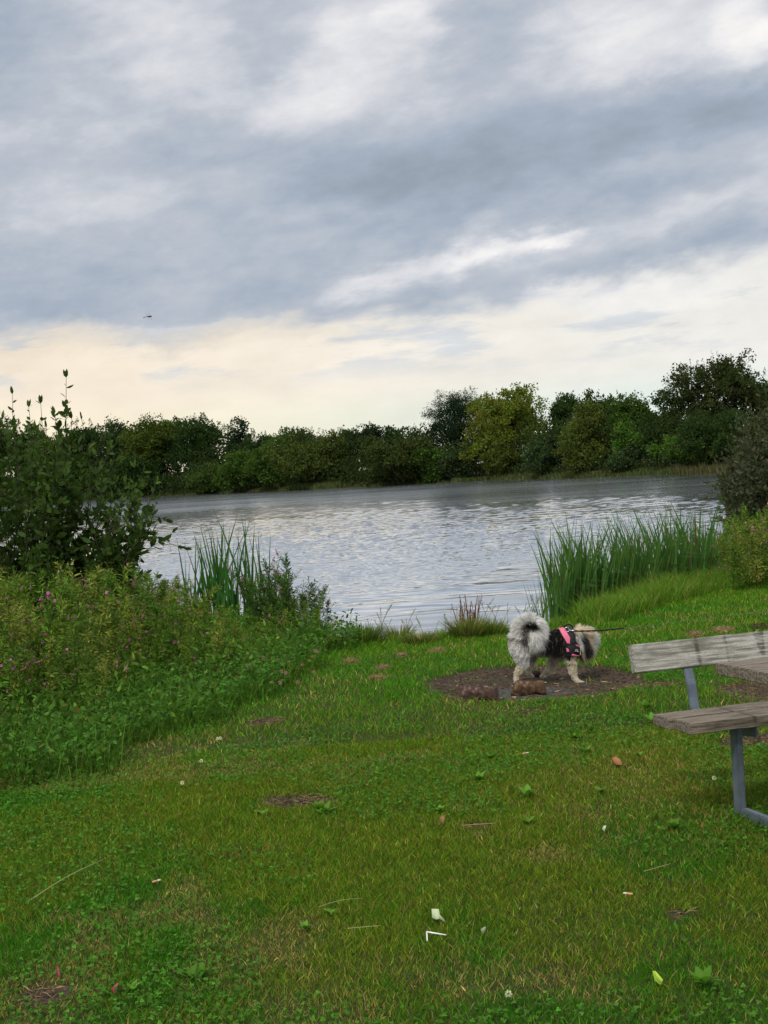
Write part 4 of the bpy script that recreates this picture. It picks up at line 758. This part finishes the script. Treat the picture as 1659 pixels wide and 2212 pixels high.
nw = np.where(tl, .55, .8)[:, None]; cl = (rng.integers(0, 900, nf)); clv = rng.normal(0, .22, (900, 3)); cell = (np.floor(P[:, 0]/.022)*73856+np.floor(P[:, 2]/.022)*19349+np.floor(P[:, 1]/.022)*8349).astype(np.int64) % 900
D = unit(N*nw+unit(flow)*.85+clv[cell]+rng.normal(0, .13, (nf, 3))); L = Lp*KD*rng.uniform(.55, 1.15, nf); S = unit(np.cross(D, rvec(nf)))
cc = dogcol(P+D*L[:, None]*.3); ct = tailcol(P+D*L[:, None]*.2); cc = np.where(tl[:, None], ct, cc); cc = cc*np.exp(rng.normal(0, .18, (nf, 1)))*(1+clv[cell][:, :1]*.5)
fm = MA(); drop = flow*0; drop[:, 2] = -.25; blade(fm, P-D*.002, D, S, L, np.where(v > 780, .0024, .0042), drop*L[:, None], np.clip(cc, 0, .95), None)
tag(fm.build('coat', M['fur'], dog))
# paws' claws stay in the coat; nose and eyes on the turned head
def ball(name, p, r, c, mat, parent, sc=(1, 1, 1)):
    bm = bmesh.new(); bmesh.ops.create_uvsphere(bm, u_segments=16, v_segments=10, radius=r)
    for v_ in bm.verts: v_.co = Vector((v_.co.x*sc[0], v_.co.y*sc[1], v_.co.z*sc[2]))
    for f in bm.faces: f.smooth = True
    me = bpy.data.meshes.new(name); bm.to_mesh(me); bm.free(); a = me.color_attributes.new('Col', 'FLOAT_COLOR', 'POINT'); a.data.foreach_set('color', np.tile([*c, 1.], len(me.vertices))); me.materials.append(mat); o = bpy.data.objects.new(name, me); col.objects.link(o); o.parent = parent; o.location = Vector([float(q) for q in p]); return o
M['dark'] = simple('black_webbing', .65, .3, nscale=120, namp=.2, colr=(.012, .012, .014)); M['pink'] = simple('pink_fabric', .7, .25, nscale=160, namp=.12, bump=.3, bscale=300, colr=(.75, .17, .28)); M['metal'] = simple('bright_metal', .25, .6, 1., colr=(.7, .7, .72)); M['white_print'] = simple('white_print', .6, .2, colr=(.8, .8, .8)); M['gloss'] = simple('gloss_dark', .15, .6, colr=(.02, .018, .018))
ball('nose', dl(1014, 566, .335), .012, (.02, .02, .02), M['gloss'], dog); ball('eye', dl(1045, 478, .235), .008, (.02, .02, .02), M['gloss'], dog); ball('eye', dl(955, 478, .25), .008, (.02, .02, .02), M['gloss'], dog)
# harness
har = empty('harness'); har.parent = dog
def skin(u, v, off):
    p = dl(u, v); h = bvh.ray_cast(Vector((p[0], -1, p[2])), Vector((0, 1, 0)))
    if h[0] is None: return None
    return np.array(h[0])+np.array(h[1])*off
def panel(name, Lc, Rc, off, mat, parent, nu=8, nvv=22, th=.004):
    Lc = np.array(Lc, float); Rc = np.array(Rc, float); t = np.linspace(0, 1, nvv); f = lambda c_: np.c_[np.interp(t, np.linspace(0, 1, len(c_)), c_[:, 0]), np.interp(t, np.linspace(0, 1, len(c_)), c_[:, 1])]
    A, B = f(Lc), f(Rc); G = np.full((nvv, nu, 3), np.nan)
    for i in range(nvv):
        for j in range(nu):
            w = j/(nu-1); q = A[i]*(1-w)+B[i]*w; s_ = skin(q[0], q[1], off)
            if s_ is not None: G[i, j] = s_
    for i in range(nvv):
        for j in range(nu):
            if np.isnan(G[i, j, 0]):
                w = j/(nu-1); q = A[i]*(1-w)+B[i]*w; y_ = np.nanmax(G[..., 1]); G[i, j] = dl(q[0], q[1], y_)
    for _ in range(3): G[1:-1, 1:-1, 1] = (G[:-2, 1:-1, 1]+G[2:, 1:-1, 1]+G[1:-1, :-2, 1]+G[1:-1, 2:, 1]+G[1:-1, 1:-1, 1]*2)/6
    idx = np.arange(nvv*nu).reshape(nvv, nu); q = np.stack([idx[:-1, :-1], idx[:-1, 1:], idx[1:, 1:], idx[1:, :-1]], -1).reshape(-1, 4); m = MA(); m.add(G.reshape(-1, 3), q, None, (.1, .1, .1)); o = m.build(name, mat, parent, True)
    so_ = o.modifiers.new('s', 'SOLIDIFY'); so_.thickness = th; so_.offset = -1; return o
OF = .016
panel('saddle', [(692, 372), (716, 425), (748, 475), (765, 520), (776, 575), (780, 632)], [(800, 352), (835, 400), (850, 440), (850, 500), (842, 560), (828, 612)], OF, M['dark'], har)
panel('side_panel', [(700, 382), (728, 428), (758, 470), (778, 496)], [(765, 388), (788, 425), (806, 455), (806, 500)], OF+.006, M['pink'], har, th=.003)
panel('trim', [(700, 362), (720, 366)], [(698, 372), (760, 384)], OF+.007, M['pink'], har, 4, 6, .003)
panel('chest_strap', [(815, 480), (800, 530), (783, 566), (800, 592), (830, 616)], [(850, 470), (872, 508), (898, 545), (922, 585), (905, 628)], OF, M['dark'], har)
panel('chest_panel', [(842, 512), (845, 530)], [(868, 512), (893, 550)], OF+.006, M['pink'], har, 6, 8, .003)
panel('chest_panel', [(822, 588), (818, 604)], [(890, 618), (892, 628)], OF+.007, M['pink'], har, 10, 6, .003)
panel('side_panel', [(782, 545), (786, 575)], [(797, 552), (803, 572)], OF+.006, M['pink'], har, 4, 6, .003)
lab = panel('label_patch', [(838, 536), (832, 568)], [(912, 582), (906, 606)], OF+.009, M['dark'], har, 10, 8, .003)
cu = bpy.data.curves.new('writing', 'FONT'); cu.body = 'JULIUS-K9'; cu.size = .0155; cu.extrude = .0006; cu.align_x = 'CENTER'; cu.align_y = 'CENTER'; to = bpy.data.objects.new('writing', cu); col.objects.link(to)
dg = bpy.context.evaluated_depsgraph_get(); dg.update(); tme = bpy.data.meshes.new_from_object(to.evaluated_get(dg)); bpy.data.objects.remove(to); tme.name = 'writing'
tv = np.empty(len(tme.vertices)*3); tme.vertices.foreach_get('co', tv); tv = tv.reshape(-1, 3); wd = tv[:, 0].max()-tv[:, 0].min(); tv[:, 0] *= .056/wd
ang = math.atan2(-(586-556), 66); p0 = np.array([872., 572.]); out = []
for (x, y, z) in tv:
    uu = p0[0]+(x*math.cos(ang)-y*math.sin(ang))/KD; vv = p0[1]-(x*math.sin(ang)+y*math.cos(ang))/KD; s_ = skin(uu, vv, OF+.0105+z); out.append(s_ if s_ is not None else dl(uu, vv, -.15))
out = np.array(out); gy_ = np.polyfit(out[:, 0], out[:, 1], 1); out[:, 1] = np.polyval(gy_, out[:, 0])-.006+(tv[:, 2]*-1)
tme.vertices.foreach_set('co', out.ravel()); tme.materials.clear(); tme.materials.append(M['white_print']); wo = bpy.data.objects.new('writing', tme); col.objects.link(wo); wo.parent = lab
# girth and chest loops right round the dog
def ring(name, c0, tilt, hw, off, mat):
    c = dl(*c0); ax_ = np.array([math.cos(tilt), 0, math.sin(tilt)]); e1 = np.array([-math.sin(tilt), 0, math.cos(tilt)]); e2 = np.array([0, 1., 0]); n = 48; m = MA(); V = []
    for i in range(n):
        a = i*2*PI/n; d = e1*math.cos(a)+e2*math.sin(a)
        for s_ in (-1, 1):
            o = c+ax_*hw*s_; h = bvh.ray_cast(Vector(o+d*.5), Vector(-d)); p = np.array(h[0]) if h[0] else o+d*.12
            if np.dot(p-o, d) > .19: p = o+d*.13
            V.append(p+d*off)
    q = [(2*i, 2*i+1, (2*i+3) % (2*n), (2*i+2) % (2*n)) for i in range(n)]; m.add(np.array(V), q, None, (.1, .1, .1)); o = m.build(name, mat, har, True); o.modifiers.new('s', 'SOLIDIFY').thickness = .004
ring('girth_strap', (790, 490, 0), -.10, .016, .014, M['dark'])
m = MA(); a = np.linspace(0, PI, 10); hp_ = dl(800, 360, -.01); tube(m, hp_+np.c_[.035*np.cos(a), 0*a, .030*np.sin(a)-.006], .007, 6, (.02, .02, .02)); m.build('handle', M['dark'], har)
m = MA(); a = np.linspace(0, 2*PI, 22); rc = dl(785, 390, -.135); sk = skin(785, 400, .03); rc = sk; tube(m, rc+np.c_[.016*np.cos(a), 0*a-.002, .016*np.sin(a)], .0028, 6, (.7, .7, .7), False); m.build('ring', M['metal'], har)
# leash
ls = empty('leash', DROOT+rc); tag(ls, 'black dog lead running right from the harness ring and ending in a thin cord', 'dog lead')
s0 = np.zeros(3); p1 = dl(850, 411)-dl(785, 400)+np.array([0, -.03, 0]); m = MA(); tube(m, [s0+[.012, -.004, -.004], s0+[.022, -.01, -.008], p1*.75, p1], [.004, .0065, .005, .0055], 6, (.8, .8, .8)); m.build('clip', M['metal'], ls)
p2 = dl(1335, 395)-dl(785, 400)+np.array([0, .05, 0]); m = MA(); t = np.linspace(0, 1, 40)[:, None]; q = p1+(p2-p1)*t; q[:, 2] += -.006*np.sin(t[:, 0]*PI)+.0015*np.sin(t[:, 0]*60)*(t[:, 0] > .6); tube(m, q, .0062+.0012*np.sin(np.arange(40)*1.3), 6, (.01, .01, .01)); m.build('tape', M['dark'], ls)
e_ = aty(1659, 1320, 10.9)-(DROOT+rc); m = MA(); t = np.linspace(0, 1.9, 14)[:, None]; tube(m, p2+(e_-p2)*t, .0013, 4, (.12, .3, .16)); m.build('cord', M['leaf'], ls)
# ------------------------------------------------------------------ logs, chips
def log(name, c0, c1, r, label, colr, gr=None):
    P0 = atz(*c0); P1 = atz(*c1); mid = (P0+P1)/2; root = empty(name, (mid[0], mid[1], gz(mid[0], mid[1])-.012)); tag(root, label, 'log', gr); d = P1-P0; L = np.linalg.norm(d); d = d/L; n = 26; k = 28; m = MA(); a = np.arange(k)*2*PI/k; S = np.array([-d[1], d[0], 0]); Uv = np.array([0, 0, 1.]); V = []; K = []
    for i in range(n):
        t = i/(n-1); rr = r*(1+.05*math.sin(t*7)+.07*np.sin(a*3+t*2)+.34*(fbm(a*2.2, np.full(k, t*9), 71, 4)-.5)+.12*(vnoise(a*5, np.full(k, t*30), 73)-.5))*(1-.16*t); rr = rr*(1-.03*(i in (0, n-1))); sk_ = (.020 if t < .5 else -.008)*abs(2*t-1)**6
        V.append(d*((t-.5)*L+sk_*np.sin(a+.4)[:, None]*1.)+S*(np.cos(a)*rr)[:, None]+Uv*(np.sin(a)*rr+r)[:, None]); f = fbm(a*3, np.full(k, t*16.), 72, 4); K.append(np.array(colr)[None]*(.2+1.7*f**1.3)[:, None]+np.array((.12, .10, .09))*sstep(.6, .8, f)[:, None])
    V = np.concatenate(V); q = [(i*k+j, i*k+(j+1) % k, (i+1)*k+(j+1) % k, (i+1)*k+j) for i in range(n-1) for j in range(k)]; m.add(V, q, None, np.concatenate(K)); m.build('bark', M['bark'], root, True)
    for e_, nm in ((0, 'cut_end'), (n-1, 'cut_end')):
        m = MA(); ring_ = V[e_*k:(e_+1)*k]; c = ring_.mean(0); vv = [c]; 
        for f in (.5, 1.0): vv += list(c+(ring_-c)*f)
        sgn = -1 if e_ == 0 else 1; vv = np.array(vv)+d*sgn*.002; T = [(0, 1+j, 1+(j+1) % k) for j in range(k)]; Q = [(1+j, 1+k+j, 1+k+(j+1) % k, 1+(j+1) % k) for j in range(k)]; m.add(vv, Q, T, np.array((.16, .11, .07))*.8 if e_ else (.05, .04, .032)); m.build(nm, M['bark'], root)
    return root
log('log', (1000, 1511), (1075, 1510), .058, 'short reddish brown log lying at the lower left of the fire patch', (.085, .050, .040))
log('log', (1110, 1496), (1178, 1493), .060, 'short log with orange brown bark lying in front of the dog', (.105, .062, .034))
log('charred_log', (1141, 1456), (1168, 1455), .034, 'small charred log lying between the legs of the dog', (.05, .035, .028))
def chip(L, w, c, nm='wood_chip'):
    m = MA(); V = np.array([[-L/2, -w/2, .002], [L/2, -w*.35, .004], [L/2, w*.3, .003], [-L/2, w/2, .002], [-L*.42, -w*.4, .009], [L*.5, -w*.2, .010], [L*.44, w*.25, .009], [-L*.5, w*.35, .008]]); m.add(V, [(0, 3, 2, 1), (4, 5, 6, 7), (0, 1, 5, 4), (1, 2, 6, 5), (2, 3, 7, 6), (3, 0, 4, 7)], None, c); return m.build(nm, M['matte'])
CP = [chip(.05, .014, (.48, .36, .20)), chip(.035, .016, (.55, .48, .36)), chip(.07, .010, (.30, .20, .11))]; cu_ = set()
for k in range(40):
    a = rng.uniform(0, 6.28); q = rng.random()**.6*.76; x, y = PIT[0]+q*math.cos(a)*.83+.1, PIT[1]+q*math.sin(a)*.9-.2
    if pitmask(x, y) < .8: continue
    place(CP, cu_, (x, y, gz(x, y)+.001), rng.uniform(0, 6.28), rng.uniform(.5, 1.1), 'pale splinter of wood lying on the dark soil of the fire patch', 'wood chip', 'wood chips on the fire patch')
# fine debris on the fire patch: bark crumbs and dead stems
n = 15000; x = PIT[0]+rng.uniform(-1.1, 1.1, n); y = PIT[1]+rng.uniform(-1.2, 1.2, n); k = rng.random(n) < pitmask(x, y)*(.35+.65*sstep(.3, .9, np.hypot((x-PIT[0])/.8, (y-PIT[1])/.9))); x = x[k]; y = y[k]; n = len(x); m = MA(); D = unit(np.c_[rng.normal(size=(n, 2)), rng.normal(0, .25, n)]); leaf4(m, np.c_[x, y, gz(x, y)+.004], D, unit(np.cross(D, rvec(n))), rng.uniform(.01, .06, n), rng.uniform(.002, .006, n), np.where((rng.random(n) < .5)[:, None], np.array((.16, .105, .06)), np.array((.05, .038, .028)))*np.exp(rng.normal(0, .4, (n, 1))))
tag(m.build('fire_patch_debris', M['matte']), 'dead stems and bark crumbs covering the fire patch', kind='stuff')
m = MA()
for (cx, cy, rx, ry) in PATCH:
    n = int(900*rx*ry/.03); n = min(n, 2600); x = cx+rng.uniform(-1, 1, n)*rx; y = cy+rng.uniform(-1, 1, n)*ry; D = unit(np.c_[rng.normal(size=(n, 2)), rng.normal(0, .15, n)]); leaf4(m, np.c_[x, y, gz(x, y)+.004], D, unit(np.cross(D, rvec(n))), rng.uniform(.01, .07, n), .003, np.where((rng.random(n) < .6)[:, None], np.array((.22, .15, .075)), np.array((.06, .045, .03)))*np.exp(rng.normal(0, .35, (n, 1))))
tag(m.build('dry_thatch', M['matte']), 'dead straw scattered on the worn patches of the lawn', kind='stuff')
# dry hay clumps
for i, (px, py, r, lb) in enumerate([(759, 1437, .085, 'small heap of dry cut grass nearest the left thicket'), (828, 1453, .085, 'small heap of dry cut grass, middle one of the three in the lawn'), (817, 1475, .085, 'small heap of dry cut grass nearest the camera left of the fire patch'), (868, 1424, .05, 'tiny heap of dry cut grass close behind the three larger heaps'), (945, 1412, .09, 'flat scatter of dry cut grass left behind the fire patch'), (1500, 1379, .10, 'flat heap of dry cut grass behind the table backrest'), (1560, 1370, .13, 'wide flat heap of dry cut grass at the right behind the backrest'), (1645, 1360, .12, 'brown clod of earth and dry grass at the right edge')]):
    P = atz(px, py); P[2] = gz(P[0], P[1]); n = 420; m = MA(); d = rvec(n); d[:, 2] = abs(d[:, 2]); q = d*np.array([r, r*.9, r*.42])*rng.random((n, 1))**.4; D = unit(np.cross(d, rvec(n))+rng.normal(0, .15, (n, 3))); c = (.30, .20, .11) if i != 7 else (.08, .05, .03)
    leaf4(m, q+[0, 0, .012], D, unit(np.cross(D, rvec(n))), .035, .004, vary(c, n, .3)); o = m.build('hay_heap', M['matte']); o.location = Vector(P); tag(o, lb, 'hay heap', 'dry grass heaps on the lawn')
# ------------------------------------------------------------------ small litter
def stick(name, p0, p1, r, c, mat, label, cat, z=.02, bend=0., group=None):
    P0 = atz(*p0); P1 = atz(*p1); P0[2] = gz(P0[0], P0[1])+z; P1[2] = gz(P1[0], P1[1])+z; t = np.linspace(0, 1, 8)[:, None]; L = np.linalg.norm(P1-P0); m = MA(); tube(m, (P1-P0)*t+np.array([0, 0, bend*L])*np.sin(t*PI), np.linspace(r, r*.7, 8), 6, c); o = m.build(name, mat); o.location = Vector(P0); return tag(o, label, cat, group)
def butt(px, py, ang, label):
    P = atz(px, py); root = empty('cigarette_butt', (P[0], P[1], gz(P[0], P[1])+.028), ang); tag(root, label, 'cigarette butt'); m = MA(); tube(m, [(-.018, 0, 0), (.004, 0, .001)], .0042, 10, (.62, .36, .14)); m.build('filter', M['matte'], root); m = MA(); tube(m, [(.0042, 0, .001), (.011, .001, .002), (.018, 0, .001)], [.0041, .0038, .003], 10, (.72, .70, .62)); m.build('paper', M['matte'], root)
butt(339, 1917, .5, 'cigarette butt with tan filter in the lawn at the lower left'); butt(1358, 1953, 2.7, 'cigarette butt with orange filter in the worn lawn at the lower right'); butt(1136, 1638, .3, 'cigarette end lying in the lawn below the fire patch')
def scrap(name, pts, c, label, cat, z=.035, mat='petal'):
    P = [atz(*p) for p in pts]; c0 = sum(P)/len(P); g0 = float(gz(c0[0], c0[1])); m = MA(); V = [[p[0]-c0[0], p[1]-c0[1], z-.008*(i % 2)+.10*(p[1]-c0[1])] for i, p in enumerate(P)]; V2 = [[a_, b_, c_-.0015] for a_, b_, c_ in V]; n = len(V); T = [(0, i, i+1) for i in range(1, n-1)]+[(n, n+i+1, n+i) for i in range(1, n-1)]; Q = [(i, (i+1) % n, n+(i+1) % n, n+i) for i in range(n)]; m.add(V+V2, Q, T, c); o = m.build(name, M[mat]); o.location = (c0[0], c0[1], g0); return tag(o, label, cat)
scrap('paper_scrap', [(935, 2010), (934, 1992), (950, 1996), (953, 2008), (944, 2013)], (.72, .78, .58), 'pale folded paper scrap in the grass at the bottom centre', 'litter')
scrap('paper_scrap', [(951, 2007), (963, 2014), (964, 2020), (950, 2010)], (.60, .62, .45), 'thin torn strip of paper touching the pale folded scrap', 'litter')
r = empty('twist_tie', atz(924, 2046)); r.location.z = float(gz(r.location.x, r.location.y))+.035; tag(r, 'bent white plastic strip in the grass below the paper scrap', 'litter'); o_ = atz(924, 2046)
m = MA(); tube(m, [(0, 0, 0), atz(938, 2051)-o_+[0, 0, .004], atz(966, 2053)-o_+[0, 0, 0]], [.0035, .0032, .0022], 5, (.82, .85, .80)); tube(m, [(0, 0, 0), atz(925, 2066)-o_], [.0035, .002], 5, (.82, .85, .80)); m.build('strip', M['matte'], r)
scrap('plastic_scrap', [(1411, 2131), (1418, 2127), (1434, 2146), (1428, 2150), (1416, 2147)], (.62, .80, .12), 'bright yellow green plastic scrap in the grass at the bottom right', 'litter')
scrap('paper_scrap', [(1302, 1811), (1306, 1803), (1311, 1806), (1307, 1812)], (.8, .82, .76), 'small white paper scrap in the lawn right of the flattened tussock', 'litter')
scrap('paper_scrap', [(1040, 2038), (1048, 2030), (1052, 2034), (1045, 2042)], (.5, .5, .36), 'small greyish torn paper scrap right of the bent white strip', 'litter')
scrap('plastic_scrap', [(122, 2106), (127, 2104), (131, 2122), (125, 2122)], (.55, .12, .14), 'small dull red scrap in the grass at the bottom left', 'litter')
scrap('plastic_scrap', [(243, 2158), (255, 2144), (258, 2150), (248, 2162)], (.55, .12, .14), 'dull red scrap beside the weed rosette at the bottom left', 'litter')
scrap('dead_leaf', [(1322, 1655), (1330, 1650), (1341, 1656), (1345, 1662), (1331, 1664)], (.55, .27, .12), 'orange brown dead leaf in the lawn below the bench seat', 'leaf')
scrap('dead_leaf', [(951, 1785), (957, 1777), (962, 1783), (958, 1792)], (.42, .24, .12), 'brown curled dead leaf in the lawn at the centre', 'leaf')
stick('straw_stem', (68, 1957), (223, 1871), .0022, (.42, .48, .22), M['grass'], 'long pale straw stem lying on the lawn at the lower left', 'straw', .035, .02)
stick('straw_stem', (1000, 1800), (1070, 1795), .0020, (.50, .36, .20), M['grass'], 'dry reddish straw stem on the worn spot near the lawn centre', 'straw', .03)
stick('straw_stem', (1392, 1905), (1450, 1887), .0022, (.42, .33, .20), M['grass'], 'dry stem lying on the worn lawn right of the tussock', 'straw', .03)
stick('straw_stem', (752, 2035), (822, 2030), .0018, (.40, .42, .2), M['grass'], 'pale straw stem lying in the grass left of the paper scraps', 'straw', .035)
stick('straw_stem', (690, 1985), (785, 1968), .0018, (.30, .42, .16), M['grass'], 'pale green stem lying in the grass at the lower centre', 'straw', .035, .05)
# ------------------------------------------------------------------ dragonfly
P = aty(320, 684, 6.0); r = empty('dragonfly', P, .0); tag(r, 'dark dragonfly in flight against the clouds', 'dragonfly'); k = .0036*6/6.0*1.0
m = MA(); tube(m, [(-.020, 0, -.003), (-.012, 0, -.0008), (-.002, 0, 0), (.004, 0, 0), (.009, 0, .0006), (.012, 0, 0)], [.0012, .0009, .0014, .0030, .0028, .0014], 8, (.03, .03, .05)); m.build('body', M['matte'], r); ball('head', (.0125, 0, .0006), .0026, (.03, .03, .05), M['matte'], r)
wm, g = mat_new('insect_wing'); out = g.n('ShaderNodeOutputMaterial'); a = g.n('ShaderNodeBsdfTransparent'); b = g.n('ShaderNodeBsdfDiffuse'); b.inputs[0].default_value = (.25, .26, .3, 1); mx = g.n('ShaderNodeMixShader'); mx.inputs[0].default_value = .35; g.l(a.outputs[0], mx.inputs[1]); g.l(b.outputs[0], mx.inputs[2]); g.l(mx.outputs[0], out.inputs[0])
for (x0, d) in ((.006, (-.12, .5, .85)), (.002, (-.55, .5, .65)), (.006, (.5, -.6, -.7)), (.002, (.1, -.7, -.7))):
    m = MA(); D = unit(np.array([d])); leaf6(m, np.array([[x0, 0, 0]]), D, unit(np.cross(D, [[0, 1., .3]])), .026, .0055, (.3, .3, .3), 0); m.build('wing', wm, r)
# tiny insects far off are left as specks of the air; nothing else in the sky
